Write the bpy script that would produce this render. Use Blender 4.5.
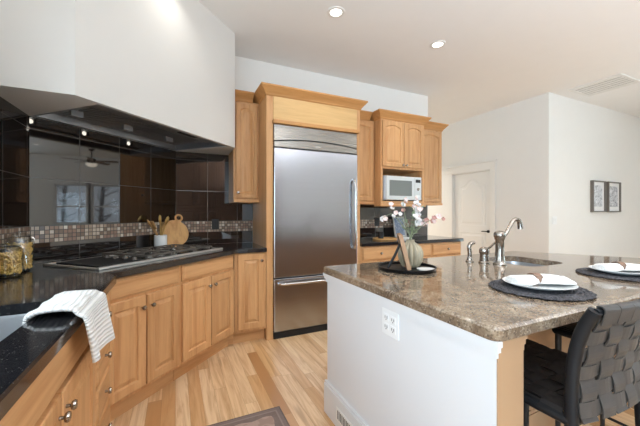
import bpy, bmesh, math, random
from mathutils import Vector, Matrix
random.seed(7)
for o in list(bpy.data.objects):
    bpy.data.objects.remove(o)
SC = bpy.context.scene
COL = SC.collection
PI = math.pi

# ------------------------------------------------------------------ camera
CAM_H = 1.26
cam_d = bpy.data.cameras.new('camera')
cam_d.sensor_width = 36.0
cam_d.lens = 310.0 / 640.0 * 36.0
cam_d.clip_start = 0.02
cam = bpy.data.objects.new('camera', cam_d)
COL.objects.link(cam)
cam.location = (0, 0, CAM_H)
cam.rotation_euler = (PI / 2, 0, -math.radians(25))
SC.camera = cam

# ------------------------------------------------------------------ world
W = bpy.data.worlds.new('daylight')
SC.world = W
W.use_nodes = True
bgn = W.node_tree.nodes['Background']
bgn.inputs[0].default_value = (0.80, 0.90, 1.0, 1)
bgn.inputs[1].default_value = 1.9

# ------------------------------------------------------------------ large lights and exposure
def area_light(name, loc, rot, sx, sy, power, color=(1, 1, 1), spread=180):
    d = bpy.data.lights.new(name, 'AREA')
    d.shape = 'RECTANGLE'
    d.size, d.size_y = sx, sy
    d.energy = power
    d.color = color
    d.spread = math.radians(spread)
    o = bpy.data.objects.new(name, d)
    COL.objects.link(o)
    o.location = loc
    o.rotation_euler = rot
    return o

# daylight at the window openings (outside the panes)
area_light('daylight_sink_window', (-1.12, 0.85, 1.62), (0, -PI / 2, 0), 1.1, 1.5, 44, (0.66, 0.82, 0.93))
area_light('side_window_fill', (-1.12, -2.5, 1.4), (0, -PI / 2, 0), 2.1, 3.2, 520, (0.57, 0.79, 0.98))  # fill light through an added side window
area_light('living_window_fill', (8.75, -.95, 1.4), (0, PI / 2, 0), 2.3, .8, 190, (0.56, 0.82, 0.97))  # fill light through an added living room window
UP_W = (305.0, 105.0)   # watts of the two added ceiling fill lamps
CAN_W = {'kitchen': 6.5, 'hood': 1.7, 'island': 2.8, 'dining': 5.4, 'hall_fill': 42.0}   # watts of the recessed ceiling lights
CAN_C = (1.0, 0.97, 0.91)

SC.view_settings.view_transform = 'Standard'
SC.view_settings.look = 'None'
SC.view_settings.gamma = 1
SC.view_settings.use_curve_mapping = False
SC.view_settings.exposure = -0.69

# ------------------------------------------------------------------ material helpers
def lin(c):
    r = []
    for v in c:
        v /= 255.0
        r.append(v / 12.92 if v <= 0.04045 else ((v + 0.055) / 1.055) ** 2.4)
    return tuple(r) + (1.0,)

class NT:
    def __init__(s, name):
        s.m = bpy.data.materials.new(name)
        s.m.use_nodes = True
        s.t = s.m.node_tree
        s.b = s.t.nodes['Principled BSDF']
    def n(s, kind, **kw):
        nd = s.t.nodes.new(kind)
        for k, v in kw.items():
            setattr(nd, k, v)
        return nd
    def l(s, a, b):
        s.t.links.new(a, b)
    def set(s, **kw):
        for k, v in kw.items():
            s.b.inputs[k.replace('_', ' ')].default_value = v
    def coords(s, scale=(1, 1, 1), loc=(0, 0, 0), rnd=0.0):
        tc = s.n('ShaderNodeTexCoord')
        mp = s.n('ShaderNodeMapping')
        mp.inputs['Scale'].default_value = scale
        mp.inputs['Location'].default_value = loc
        s.l(tc.outputs['Object'], mp.inputs['Vector'])
        if rnd:
            oi = s.n('ShaderNodeObjectInfo')
            mu = s.n('ShaderNodeMath', operation='MULTIPLY')
            mu.inputs[1].default_value = rnd
            s.l(oi.outputs['Random'], mu.inputs[0])
            ad = s.n('ShaderNodeVectorMath', operation='ADD')
            s.l(mp.outputs[0], ad.inputs[0])
            s.l(mu.outputs[0], ad.inputs[1])
            return ad.outputs[0]
        return mp.outputs[0]
    def noise(s, vec, scale, detail=4, rough=0.55, dist=0.0):
        nd = s.n('ShaderNodeTexNoise')
        nd.inputs['Scale'].default_value = scale
        nd.inputs['Detail'].default_value = detail
        nd.inputs['Roughness'].default_value = rough
        nd.inputs['Distortion'].default_value = dist
        s.l(vec, nd.inputs['Vector'])
        return nd.outputs['Fac']
    def ramp(s, fac, stops, interp='LINEAR'):
        r = s.n('ShaderNodeValToRGB')
        r.color_ramp.interpolation = interp
        e = r.color_ramp.elements
        while len(e) < len(stops):
            e.new(0.5)
        for i, (p, c) in enumerate(stops):
            e[i].position = p
            e[i].color = c if len(c) == 4 else tuple(c) + (1,)
        s.l(fac, r.inputs[0])
        return r.outputs[0]
    def mix(s, fac, a, b, mode='MIX'):
        m = s.n('ShaderNodeMix', data_type='RGBA', blend_type=mode)
        for sock, v in ((m.inputs[0], fac), (m.inputs[6], a), (m.inputs[7], b)):
            if isinstance(v, (int, float)):
                sock.default_value = v
            elif isinstance(v, tuple):
                sock.default_value = v
            else:
                s.l(v, sock)
        return m.outputs[2]
    def math(s, op, a, b=None, c=None):
        m = s.n('ShaderNodeMath', operation=op)
        for i, v in enumerate((a, b, c)):
            if v is None:
                continue
            if isinstance(v, (int, float)):
                m.inputs[i].default_value = v
            else:
                s.l(v, m.inputs[i])
        return m.outputs[0]
    def color(s, sock):
        s.l(sock, s.b.inputs['Base Color'])
    def bump(s, h, strength=0.2, dist=0.01):
        b = s.n('ShaderNodeBump')
        b.inputs['Strength'].default_value = strength
        b.inputs['Distance'].default_value = dist
        s.l(h, b.inputs['Height'])
        s.l(b.outputs[0], s.b.inputs['Normal'])

def plain(name, c, rough=0.5, metal=0.0, **kw):
    t = NT(name)
    t.set(Base_Color=lin(c), Roughness=rough, Metallic=metal, **kw)
    return t.m

def paint(name, c, rough=0.6, amt=0.03):
    t = NT(name)
    f = t.noise(t.coords((3, 3, 3)), 2.0, 3)
    a = lin(c)
    d = tuple(v * (1 - amt) for v in a[:3]) + (1,)
    t.color(t.mix(f, a, d))
    t.set(Roughness=rough)
    t.b.inputs['Specular IOR Level'].default_value = 0.3
    g = t.noise(t.coords((1, 1, 1)), 220, 2)
    t.bump(g, 0.04, 0.002)
    return t.m

def wood(name, base, dark, axis='z', rough=0.42):
    t = NT(name)
    st = {'z': (9, 9, 0.7), 'x': (0.7, 9, 9), 'y': (9, 0.7, 9)}[axis]
    v = t.coords(st, rnd=37.0)
    f = t.noise(v, 1.6, 5, 0.6, 1.2)
    st2 = tuple(q * 7 for q in st)
    f2 = t.noise(t.coords(st2, rnd=11.0), 2.2, 3, 0.6)
    c = t.ramp(f, [(0.30, lin(dark)), (0.52, lin(base)), (0.75, lin(tuple(min(255, q + 10) for q in base)))])
    c2 = t.mix(t.math('MULTIPLY', f2, 0.22), c, lin(tuple(q * 0.62 for q in dark)), 'MIX')
    oi = t.n('ShaderNodeObjectInfo')
    hv = t.n('ShaderNodeHueSaturation')
    hv.inputs['Saturation'].default_value = 1.0
    t.l(t.math('MULTIPLY_ADD', oi.outputs['Random'], 0.16, 0.92), hv.inputs['Value'])
    t.l(c2, hv.inputs['Color'])
    t.color(hv.outputs[0])
    t.set(Roughness=rough)
    t.b.inputs['Specular IOR Level'].default_value = 0.35
    t.bump(f2, 0.05, 0.002)
    return t.m

def tile_mat(name, sx, sz, offx, offz, grout_w, tile_fn, grout_c, rough, ior=1.5):
    """square grid on the object's own x and z axes; tile_fn(nt, rnd, vec) -> colour socket"""
    t = NT(name)
    tc = t.n('ShaderNodeTexCoord')
    sp = t.n('ShaderNodeSeparateXYZ')
    t.l(tc.outputs['Object'], sp.inputs[0])
    gx = t.math('DIVIDE', t.math('SUBTRACT', sp.outputs[0], offx), sx)
    gz = t.math('DIVIDE', t.math('SUBTRACT', sp.outputs[2], offz), sz)
    fx, fz = t.math('FRACT', gx), t.math('FRACT', gz)
    ax = t.math('MULTIPLY', t.math('SUBTRACT', 0.5, t.math('ABSOLUTE', t.math('SUBTRACT', fx, 0.5))), sx)
    az = t.math('MULTIPLY', t.math('SUBTRACT', 0.5, t.math('ABSOLUTE', t.math('SUBTRACT', fz, 0.5))), sz)
    d = t.math('MINIMUM', ax, az)
    g = t.math('LESS_THAN', d, grout_w / 2)
    cb = t.n('ShaderNodeCombineXYZ')
    t.l(t.math('FLOOR', gx), cb.inputs[0])
    t.l(t.math('FLOOR', gz), cb.inputs[1])
    wn = t.n('ShaderNodeTexWhiteNoise', noise_dimensions='3D')
    t.l(cb.outputs[0], wn.inputs['Vector'])
    c = tile_fn(t, wn.outputs['Value'], tc.outputs['Object'])
    t.color(t.mix(g, c, lin(grout_c)))
    t.l(t.math('MULTIPLY_ADD', g, 0.5, rough), t.b.inputs['Roughness'])
    t.b.inputs['IOR'].default_value = ior
    h = t.math('SUBTRACT', 1.0, g)
    t.bump(h, 0.25, 0.001)
    return t.m

M = {}
M['wall'] = paint('warm white wall paint', (241, 239, 234))
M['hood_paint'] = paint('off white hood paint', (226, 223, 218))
M['ceiling'] = paint('white ceiling paint', (247, 246, 244), 0.8)
M['trim'] = plain('white satin trim paint', (238, 236, 231), 0.35)
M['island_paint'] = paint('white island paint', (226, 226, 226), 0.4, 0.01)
M['shaded_cream'] = plain('cream island paint', (172, 139, 106), 0.55)  # cream darkened to tan, the shade on it mixed into the colour
MB_, MD_ = (213, 163, 112), (192, 138, 87)
M['maple'] = wood('honey maple upright grain', MB_, MD_, 'z')
M['maple_h'] = wood('honey maple level grain', MB_, MD_, 'x')
M['maple_crown'] = wood('amber maple moulding', (205, 150, 92), (186, 131, 76), 'x')
M['board'] = wood('oiled board wood', (214, 166, 106), (186, 134, 78), 'z', 0.5)
M['dark_wood'] = wood('dark frame wood', (120, 92, 66), (92, 68, 48), 'z', 0.5)
M['nickel'] = plain('brushed nickel', (160, 152, 143), 0.26, 1.0)
M['chrome'] = plain('satin steel', (200, 197, 192), 0.2, 1.0)
M['black_metal'] = plain('black metal', (24, 23, 23), 0.4, 0.6)
M['black'] = plain('matt black', (20, 20, 21), 0.55)
M['iron'] = plain('cast iron', (84, 77, 70), 0.45, 0.0)
M['white'] = plain('white ceramic', (238, 238, 236), 0.2)
M['plastic'] = plain('white plastic', (240, 240, 238), 0.35)
M['walnut'] = wood('dark walnut', (92, 66, 48), (70, 48, 34), 'z')
M['gold'] = plain('brushed gold', (232, 196, 122), 0.35, 1.0)
M['paper'] = plain('white paper', (236, 236, 234), 0.7)
M['silver_plastic'] = plain('silver grey enamel', (214, 216, 214), 0.35, 0.2)

def steel(name, c, rough, axis, aniso=0.0):
    t = NT(name)
    sc = {'x': (2, 300, 300), 'z': (300, 300, 2)}[axis]
    f = t.noise(t.coords(sc), 1.0, 3)
    t.color(t.ramp(f, [(0.3, lin(tuple(v * 0.96 for v in c))), (0.7, lin(c))]))
    t.set(Metallic=1.0)
    t.l(t.math('MULTIPLY_ADD', f, 0.03, rough), t.b.inputs['Roughness'])
    if aniso:
        tg = t.n('ShaderNodeTangent', direction_type='RADIAL', axis='X')
        t.l(tg.outputs[0], t.b.inputs['Tangent'])
        t.b.inputs['Anisotropic'].default_value = aniso
    return t.m
M['steel'] = steel('brushed stainless steel', (187, 190, 197), 0.18, 'x', 0.45)
M['steel_dark'] = steel('warm grey stainless steel', (158, 155, 149), 0.26, 'x', 0.9)
M['hood_steel'] = steel('dull hood steel', (176, 177, 180), 0.5, 'x')
M['sink_steel'] = plain('sink steel', (190, 194, 198), 0.35, 0.85)

def black_stone():
    t = NT('black speckled granite')
    v = t.coords()
    vo = t.n('ShaderNodeTexVoronoi')
    vo.inputs['Scale'].default_value = 170
    t.l(v, vo.inputs['Vector'])
    f = t.math('LESS_THAN', vo.outputs['Distance'], 0.22)
    sel = t.math('GREATER_THAN', t.n('ShaderNodeSeparateColor').inputs[0].node.outputs[0] if False else vo.outputs['Distance'], -1)
    sepc = t.n('ShaderNodeSeparateColor')
    t.l(vo.outputs['Color'], sepc.inputs[0])
    g = t.math('MULTIPLY', f, t.math('GREATER_THAN', sepc.outputs[0], 0.80))
    n = t.noise(v, 40, 3)
    base = t.mix(n, lin((17, 17, 19)), lin((36, 36, 39)))
    t.color(t.mix(t.math('MULTIPLY', g, 0.6), base, lin((150, 145, 138))))
    t.set(Roughness=0.09, IOR=1.65)
    return t.m
M['black_stone'] = black_stone()

def granite():
    t = NT('brown speckled granite')
    v = t.coords()
    n1 = t.noise(v, 9, 6, 0.68, 0.8)
    c = t.ramp(n1, [(0.30, lin((74, 61, 50))), (0.45, lin((122, 104, 86))), (0.56, lin((152, 133, 111))), (0.72, lin((178, 162, 141)))])
    vo = t.n('ShaderNodeTexVoronoi')
    vo.inputs['Scale'].default_value = 190
    t.l(v, vo.inputs['Vector'])
    sepc = t.n('ShaderNodeSeparateColor')
    t.l(vo.outputs['Color'], sepc.inputs[0])
    c = t.mix(t.math('MULTIPLY', t.math('GREATER_THAN', sepc.outputs[0], 0.80), 0.6), c, lin((66, 56, 49)))
    c = t.mix(t.math('MULTIPLY', t.math('GREATER_THAN', sepc.outputs[1], 0.88), 0.45), c, lin((196, 182, 164)))
    c = t.mix(t.math('MULTIPLY', t.math('GREATER_THAN', sepc.outputs[2], 0.86), 0.6), c, lin((120, 96, 74)))
    n2 = t.noise(v, 60, 4, 0.7)
    c = t.mix(t.math('MULTIPLY', n2, 0.35), c, lin((96, 82, 68)))
    t.color(c)
    t.set(Roughness=0.07, IOR=1.6)
    return t.m
M['granite'] = granite()

def dark_tile(nt, r, vec):
    n = nt.noise(vec, 6, 4)
    return nt.mix(n, lin((24, 20, 19)), lin((38, 31, 29)))
def mosaic(nt, r, vec):
    return nt.ramp(r, [(0.0, lin((132, 112, 96))), (0.2, lin((168, 148, 130))), (0.45, lin((196, 180, 162))), (0.62, lin((150, 122, 106))),
                       (0.8, lin((212, 202, 188))), (0.93, lin((118, 108, 104)))], 'CONSTANT')
M['tile'] = tile_mat('polished black tile', 0.32, 0.33, 0.0, 1.17, 0.004, dark_tile, (50, 45, 43), 0.03, 2.05)
M['mosaic'] = tile_mat('glass mosaic', 0.0294, 0.0294, 0.0, 0.0, 0.005, mosaic, (74, 66, 60), 0.2, 1.5)

def floor_mat():
    t = NT('maple plank floor')
    tc = t.n('ShaderNodeTexCoord')
    sp = t.n('ShaderNodeSeparateXYZ')
    t.l(tc.outputs['Object'], sp.inputs[0])
    w, L = 0.083, 0.95
    gx = t.math('DIVIDE', sp.outputs[0], w)
    ix = t.math('FLOOR', gx)
    wn0 = t.n('ShaderNodeTexWhiteNoise', noise_dimensions='1D')
    t.l(ix, wn0.inputs['W'])
    gy = t.math('ADD', t.math('DIVIDE', sp.outputs[1], L), t.math('MULTIPLY', wn0.outputs['Value'], 7.0))
    iy = t.math('FLOOR', gy)
    cb = t.n('ShaderNodeCombineXYZ')
    t.l(ix, cb.inputs[0]); t.l(iy, cb.inputs[1])
    wn = t.n('ShaderNodeTexWhiteNoise', noise_dimensions='3D')
    t.l(cb.outputs[0], wn.inputs['Vector'])
    c = t.ramp(wn.outputs['Value'], [(0.0, lin((182, 132, 84))), (0.18, lin((212, 168, 120))), (0.45, lin((231, 197, 154))), (0.75, lin((239, 210, 171))), (1.0, lin((222, 180, 128)))])
    off = t.n('ShaderNodeVectorMath', operation='MULTIPLY_ADD')
    off.inputs[1].default_value = (13, 7, 5)
    t.l(wn.outputs['Color'], off.inputs[0])
    mp = t.n('ShaderNodeMapping')
    mp.inputs['Scale'].default_value = (12, 0.9, 1)
    t.l(tc.outputs['Object'], mp.inputs[0])
    t.l(mp.outputs[0], off.inputs[2])
    g = t.noise(off.outputs[0], 1.5, 5, 0.62, 1.6)
    c = t.mix(t.ramp(g, [(0.42, (0, 0, 0, 1)), (0.70, (0.75, 0.75, 0.75, 1))]), c, lin((186, 136, 86)))
    k = t.noise(off.outputs[0], 0.9, 2, 0.5, 0.3)
    c = t.mix(t.ramp(k, [(0.66, (0, 0, 0, 1)), (0.74, (0.5, 0.5, 0.5, 1))]), c, lin((150, 98, 56)))
    fx = t.math('FRACT', gx)
    fy = t.math('FRACT', gy)
    dx = t.math('MULTIPLY', t.math('SUBTRACT', 0.5, t.math('ABSOLUTE', t.math('SUBTRACT', fx, 0.5))), w)
    dy = t.math('MULTIPLY', t.math('SUBTRACT', 0.5, t.math('ABSOLUTE', t.math('SUBTRACT', fy, 0.5))), L)
    gap = t.math('LESS_THAN', t.math('MINIMUM', dx, dy), 0.0009)
    t.color(t.mix(t.math('MULTIPLY', gap, 0.6), c, lin((140, 98, 60))))
    t.set(Roughness=0.28)
    return t.m
M['floor'] = floor_mat()

def leather(name, a, b):
    t = NT(name)
    f = t.noise(t.coords(rnd=9.0), 18, 4)
    t.color(t.mix(f, lin(a), lin(b)))
    t.set(Roughness=0.55)
    t.b.inputs['Specular IOR Level'].default_value = 0.3
    t.bump(t.noise(t.coords(), 260, 2), 0.15, 0.002)
    return t.m
M['strap'] = leather('charcoal leather', (58, 54, 51), (78, 73, 69))
M['seat_leather'] = leather('black leather', (26, 22, 21), (38, 33, 31))
M['post_leather'] = leather('blue black leather', (13, 14, 16), (22, 23, 26))

def weave(name, a, b, sc):
    t = NT(name)
    f = t.noise(t.coords((sc, sc, sc)), 1.0, 3)
    t.color(t.ramp(f, [(0.35, lin(a)), (0.65, lin(b))]))
    t.set(Roughness=0.85)
    t.bump(f, 0.6, 0.003)
    return t.m
M['jute'] = weave('dark braided fibre', (20, 20, 23), (84, 82, 86), 130)
M['napkin'] = weave('white linen', (232, 229, 224), (246, 244, 240), 90)
M['napkin_ring'] = weave('brown woven cane', (98, 74, 60), (142, 114, 96), 120)

def towel_mat():
    t = NT('white ribbed cotton')
    tc = t.n('ShaderNodeTexCoord')
    mp = t.n('ShaderNodeMapping')
    t.l(tc.outputs['UV'], mp.inputs[0])
    wv = t.n('ShaderNodeTexWave')
    wv.bands_direction = 'Y'
    wv.inputs['Scale'].default_value = 9
    wv.inputs['Distortion'].default_value = 0.6
    t.l(mp.outputs[0], wv.inputs['Vector'])
    t.color(t.mix(wv.outputs['Fac'], lin((222, 222, 220)), lin((244, 243, 240))))
    t.set(Roughness=0.9)
    t.bump(wv.outputs['Fac'], 0.6, 0.006)
    return t.m
M['towel'] = towel_mat()

def rug_mat(hx, hy):
    t = NT('muted oriental pile')
    tc = t.n('ShaderNodeTexCoord')
    sp = t.n('ShaderNodeSeparateXYZ')
    t.l(tc.outputs['Object'], sp.inputs[0])
    ex = t.math('SUBTRACT', hx, t.math('ABSOLUTE', sp.outputs[0]))
    ey = t.math('SUBTRACT', hy, t.math('ABSOLUTE', sp.outputs[1]))
    e = t.math('MINIMUM', ex, ey)
    s = t.math('MULTIPLY', t.math('ADD', t.math('SINE', t.math('MULTIPLY', sp.outputs[0], 42.0)), t.math('SINE', t.math('MULTIPLY', sp.outputs[1], 42.0))), 0.009)
    w = t.math('ADD', e, s)
    n = t.noise(tc.outputs['Object'], 55, 4, 0.7)
    n2 = t.noise(tc.outputs['Object'], 16, 3, 0.6, 1.5)
    field = t.mix(t.ramp(n2, [(0.45, (0, 0, 0, 1)), (0.55, (1, 1, 1, 1))]), lin((178, 152, 137)), lin((158, 132, 118)))
    dark = t.mix(n2, lin((96, 82, 78)), lin((126, 108, 101)))
    c = t.mix(t.math('LESS_THAN', w, 0.075), field, dark)
    c = t.mix(t.math('LESS_THAN', e, 0.040), c, lin((140, 124, 117)))
    c = t.mix(t.math('LESS_THAN', e, 0.030), c, lin((116, 101, 96)))
    c = t.mix(t.math('LESS_THAN', e, 0.010), c, lin((88, 76, 74)))
    c = t.mix(t.math('MULTIPLY', n, 0.4), c, lin((150, 134, 126)))
    t.color(c)
    t.set(Roughness=0.95)
    t.bump(n, 0.5, 0.004)
    return t.m

def glass(name, tint=(1, 1, 1, 1), refl=0.06):
    t = NT(name)
    tr = t.n('ShaderNodeBsdfTransparent')
    tr.inputs[0].default_value = tint
    gl = t.n('ShaderNodeBsdfGlossy')
    gl.inputs['Roughness'].default_value = 0.02
    mx = t.n('ShaderNodeMixShader')
    lw = t.n('ShaderNodeLayerWeight')
    lw.inputs[0].default_value = 0.5
    t.l(t.math('MULTIPLY_ADD', t.math('POWER', lw.outputs['Facing'], 4.0), 0.5, refl), mx.inputs[0])
    t.l(tr.outputs[0], mx.inputs[1])
    t.l(gl.outputs[0], mx.inputs[2])
    out = [n for n in t.t.nodes if n.type == 'OUTPUT_MATERIAL'][0]
    t.l(mx.outputs[0], out.inputs[0])
    return t.m
M['pane'] = glass('window glass')
M['jar_glass'] = glass('clear jar glass', (0.95, 0.97, 0.96, 1))

def emit(name, c, s):
    t = NT(name)
    t.set(Base_Color=(0.9, 0.9, 0.9, 1), Roughness=0.4)
    t.b.inputs['Emission Color'].default_value = tuple(c) + (1,)
    t.b.inputs['Emission Strength'].default_value = s
    return t.m
M['lamp'] = emit('lit lamp lens', (1.0, 0.95, 0.86), 6.0)
M['hood_lamp'] = emit('lit hood lamp', (1.0, 0.93, 0.80), 14.0)
M['fan_lamp'] = emit('lit opal bowl', (1.0, 0.88, 0.68), 3.0)

# ------------------------------------------------------------------ mesh builder
class MB:
    def __init__(s):
        s.v, s.f, s.uv = [], [], None
    def add(s, verts, faces, mat=None):
        k = len(s.v)
        for p in verts:
            p = Vector(p)
            s.v.append(tuple(mat @ p) if mat else tuple(p))
        for f in faces:
            s.f.append(tuple(k + i for i in f))
        return s
    def box(s, x0, x1, y0, y1, z0, z1, b=0.0, mat=None):
        if b <= 0:
            vs = [(x, y, z) for z in (z0, z1) for y in (y0, y1) for x in (x0, x1)]
            return s.add(vs, [(0, 2, 3, 1), (4, 5, 7, 6), (0, 1, 5, 4), (2, 6, 7, 3), (0, 4, 6, 2), (1, 3, 7, 5)], mat)
        bm = bmesh.new()
        bmesh.ops.create_cube(bm, size=1)
        for v in bm.verts:
            v.co = Vector(((x0 + x1) / 2 + v.co.x * (x1 - x0), (y0 + y1) / 2 + v.co.y * (y1 - y0), (z0 + z1) / 2 + v.co.z * (z1 - z0)))
        b = min(b, 0.45 * min(x1 - x0, y1 - y0, z1 - z0))
        bmesh.ops.bevel(bm, geom=bm.edges[:], offset=b, segments=2, affect='EDGES', profile=0.6)
        bm.verts.index_update()
        s.add([v.co[:] for v in bm.verts], [tuple(v.index for v in f.verts) for f in bm.faces], mat)
        bm.free()
        return s
    def loops(s, loops, cap0=True, cap1=True, closed=True):
        n = len(loops[0])
        vs = [p for lp in loops for p in lp]
        fs = []
        for i in range(len(loops) - 1):
            for j in range(n if closed else n - 1):
                a, b = i * n + j, i * n + (j + 1) % n
                fs.append((a, b, b + n, a + n))
        if cap0:
            fs.append(tuple(range(n - 1, -1, -1)))
        if cap1:
            k = (len(loops) - 1) * n
            fs.append(tuple(range(k, k + n)))
        return s.add(vs, fs)
    def lathe(s, prof, c=(0, 0, 0), n=24, axis='z', cap0=True, cap1=True, lobes=0, amp=0.0):
        lps = []
        for r, h in prof:
            lp = []
            for i in range(n):
                a = 2 * PI * i / n
                rr = r * (1 + amp * abs(math.cos(lobes * a / 2)) - amp) if lobes else r
                x, y = rr * math.cos(a), rr * math.sin(a)
                p = {'z': (x, y, h), 'y': (x, h, y), 'x': (h, x, y)}[axis]
                lp.append((c[0] + p[0], c[1] + p[1], c[2] + p[2]))
            lps.append(lp)
        return s.loops(lps, cap0, cap1)
    def tube(s, pts, r, n=8, smooth=0):
        pts = [Vector(p) for p in pts]
        rs = r if isinstance(r, (list, tuple)) else [r] * len(pts)
        if smooth:
            P, R = [], []
            m = len(pts)
            for i in range(m - 1):
                p0, p1, p2, p3 = pts[max(i - 1, 0)], pts[i], pts[i + 1], pts[min(i + 2, m - 1)]
                for k in range(smooth):
                    t = k / smooth
                    P.append(0.5 * ((2 * p1) + (-p0 + p2) * t + (2 * p0 - 5 * p1 + 4 * p2 - p3) * t * t + (-p0 + 3 * p1 - 3 * p2 + p3) * t ** 3))
                    R.append(rs[i] * (1 - t) + rs[i + 1] * t)
            P.append(pts[-1]); R.append(rs[-1])
            pts, rs = P, R
        lps = []
        up = None
        for i, p in enumerate(pts):
            d = (pts[min(i + 1, len(pts) - 1)] - pts[max(i - 1, 0)])
            d = d.normalized() if d.length > 1e-9 else Vector((0, 0, 1))
            if up is None:
                up = Vector((0, 0, 1)) if abs(d.z) < 0.9 else Vector((1, 0, 0))
            a = d.cross(up)
            if a.length < 1e-6:
                a = d.cross(Vector((0, 1, 0)))
            a.normalize()
            b = a.cross(d).normalized()
            up = b
            lps.append([tuple(p + (a * math.cos(2 * PI * k / n) + b * math.sin(2 * PI * k / n)) * rs[i]) for k in range(n)])
        return s.loops(lps)
    def prism(s, poly, z0, z1, ch=0.0):
        """flat polygon (counter-clockwise) extruded in z, optional top chamfer"""
        if ch:
            ins = inset(poly, ch)
            return s.loops([[(x, y, z0) for x, y in poly], [(x, y, z1 - ch) for x, y in poly], [(x, y, z1) for x, y in ins]])
        return s.loops([[(x, y, z0) for x, y in poly], [(x, y, z1) for x, y in poly]])
    def xf(s, mat):
        s.v = [tuple(mat @ Vector(p)) for p in s.v]
        return s
    def build(s, name, mat, parent=None, smooth=False, loc=None, rotz=None, fix=True):
        me = bpy.data.meshes.new(name)
        me.from_pydata(s.v, [], s.f)
        if fix:
            bm = bmesh.new()
            bm.from_mesh(me)
            bmesh.ops.recalc_face_normals(bm, faces=bm.faces[:])
            bm.to_mesh(me)
            bm.free()
        if smooth:
            for p in me.polygons:
                p.use_smooth = True
            try:
                me.set_sharp_from_angle(angle=math.radians(35))
            except Exception:
                pass
        if mat:
            me.materials.append(mat)
        o = bpy.data.objects.new(name, me)
        COL.objects.link(o)
        if parent:
            o.parent = parent
        if loc:
            o.location = loc
        if rotz is not None:
            o.rotation_euler = (0, 0, rotz)
        return o

def inset(poly, d):
    n = len(poly)
    r = []
    for i in range(n):
        p0, p1, p2 = Vector(poly[i - 1]), Vector(poly[i]), Vector(poly[(i + 1) % n])
        e1, e2 = (p1 - p0).normalized(), (p2 - p1).normalized()
        n1, n2 = Vector((-e1.y, e1.x)), Vector((-e2.y, e2.x))
        b = (n1 + n2)
        b = b / max(b.dot(n1), 0.3)
        q = p1 + b * d
        r.append((q.x, q.y))
    return r

def slab_with_hole(poly, hole, z0, z1, ch):
    """worktop with one cut-out; returns an MB"""
    mb = MB()
    ins = inset(poly, ch)
    bm = bmesh.new()
    def ring(pts, z):
        vs = [bm.verts.new((x, y, z)) for x, y in pts]
        return vs, [bm.edges.new((vs[i], vs[(i + 1) % len(vs)])) for i in range(len(vs))]
    to, te = ring(ins, z1)
    hi, he = ring(hole, z1)
    bmesh.ops.triangle_fill(bm, edges=te + he, use_beauty=True)
    mo, _ = ring(poly, z1 - ch)
    bo, be = ring(poly, z0)
    hb, hbe = ring(hole, z0)
    bmesh.ops.triangle_fill(bm, edges=be + hbe, use_beauty=True)
    for A, B in ((to, mo), (mo, bo), (hi, hb)):
        n = len(A)
        for i in range(n):
            try:
                bm.faces.new((A[i], A[(i + 1) % n], B[(i + 1) % n], B[i]))
            except ValueError:
                pass
    bm.verts.index_update()
    mb.add([v.co[:] for v in bm.verts], [tuple(v.index for v in f.verts) for f in bm.faces])
    bm.free()
    return mb

def rrect(x0, x1, y0, y1, r, n=5):
    pts = []
    for cx, cy, a0 in ((x1 - r, y0 + r, -PI / 2), (x1 - r, y1 - r, 0), (x0 + r, y1 - r, PI / 2), (x0 + r, y0 + r, PI)):
        for k in range(n + 1):
            a = a0 + PI / 2 * k / n
            pts.append((cx + r * math.cos(a), cy + r * math.sin(a)))
    return pts

def tag(o, label, cat, group=None, kind=None):
    o['label'] = label
    o['category'] = cat
    if group:
        o['group'] = group
    if kind:
        o['kind'] = kind
    return o

def thing(name, label, cat, loc=(0, 0, 0), rotz=0.0, group=None):
    o = bpy.data.objects.new(name, None)
    o.empty_display_size = 0.1
    COL.objects.link(o)
    o.location = loc
    o.rotation_euler = (0, 0, rotz)
    return tag(o, label, cat, group)

def struct(o):
    o['kind'] = 'structure'
    return o

def copy_tree(o, parent=None):
    c = o.copy()
    COL.objects.link(c)
    if parent:
        c.parent = parent
    for ch in list(o.children):
        copy_tree(ch, c)
    return c

# ------------------------------------------------------------------ room shell
CEIL = 3.055
XL, YB = -0.90, 3.62
def wall(name, boxes, mat='wall'):
    mb = MB()
    for b in boxes:
        mb.box(*b)
    return struct(mb.build(name, M[mat]))

struct(MB().box(-1.2, 9.0, -4.9, 7.0, -0.1, 0.0).build('floor', M['floor']))
struct(MB().box(-1.2, 9.0, -4.9, 7.0, CEIL, CEIL + 0.1).build('ceiling', M['ceiling']))
# left wall, opening over the sink
wy0, wy1, wz0, wz1 = 0.10, 1.60, 1.07, 2.15
wall('wall_left', [(XL - .12, XL, -4.62, -4.1, 0, CEIL), (XL - .12, XL, -4.1, -.9, 0, .35), (XL - .12, XL, -4.1, -.9, 2.45, CEIL), (XL - .12, XL, -.9, wy0, 0, CEIL), (XL - .12, XL, wy1, YB + .12, 0, CEIL), (XL - .12, XL, wy0, wy1, 0, wz0), (XL - .12, XL, wy0, wy1, wz1, CEIL)])
wall('wall_back', [(XL, 3.52, YB, YB + .12, 0, CEIL)])
wall('wall_hallway', [(3.40, 3.52, YB + .12, 6.6, 0, CEIL)])
wall('wall_end', [(3.40, 5.15, 6.6, 6.72, 0, CEIL)])
dy0, dy1, dz1 = 3.68, 4.50, 2.03
wall('wall_right', [(5.03, 5.15, 2.74, dy0, 0, CEIL), (5.03, 5.15, dy1, 6.6, 0, CEIL), (5.03, 5.15, dy0, dy1, dz1, CEIL)])
wall('wall_dining', [(5.15, 8.62, 2.74, 2.86, 0, CEIL)])
fy = [(0.22, 1.06), (1.17, 2.02)]
fz0, fz1 = 0.92, 2.17
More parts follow.
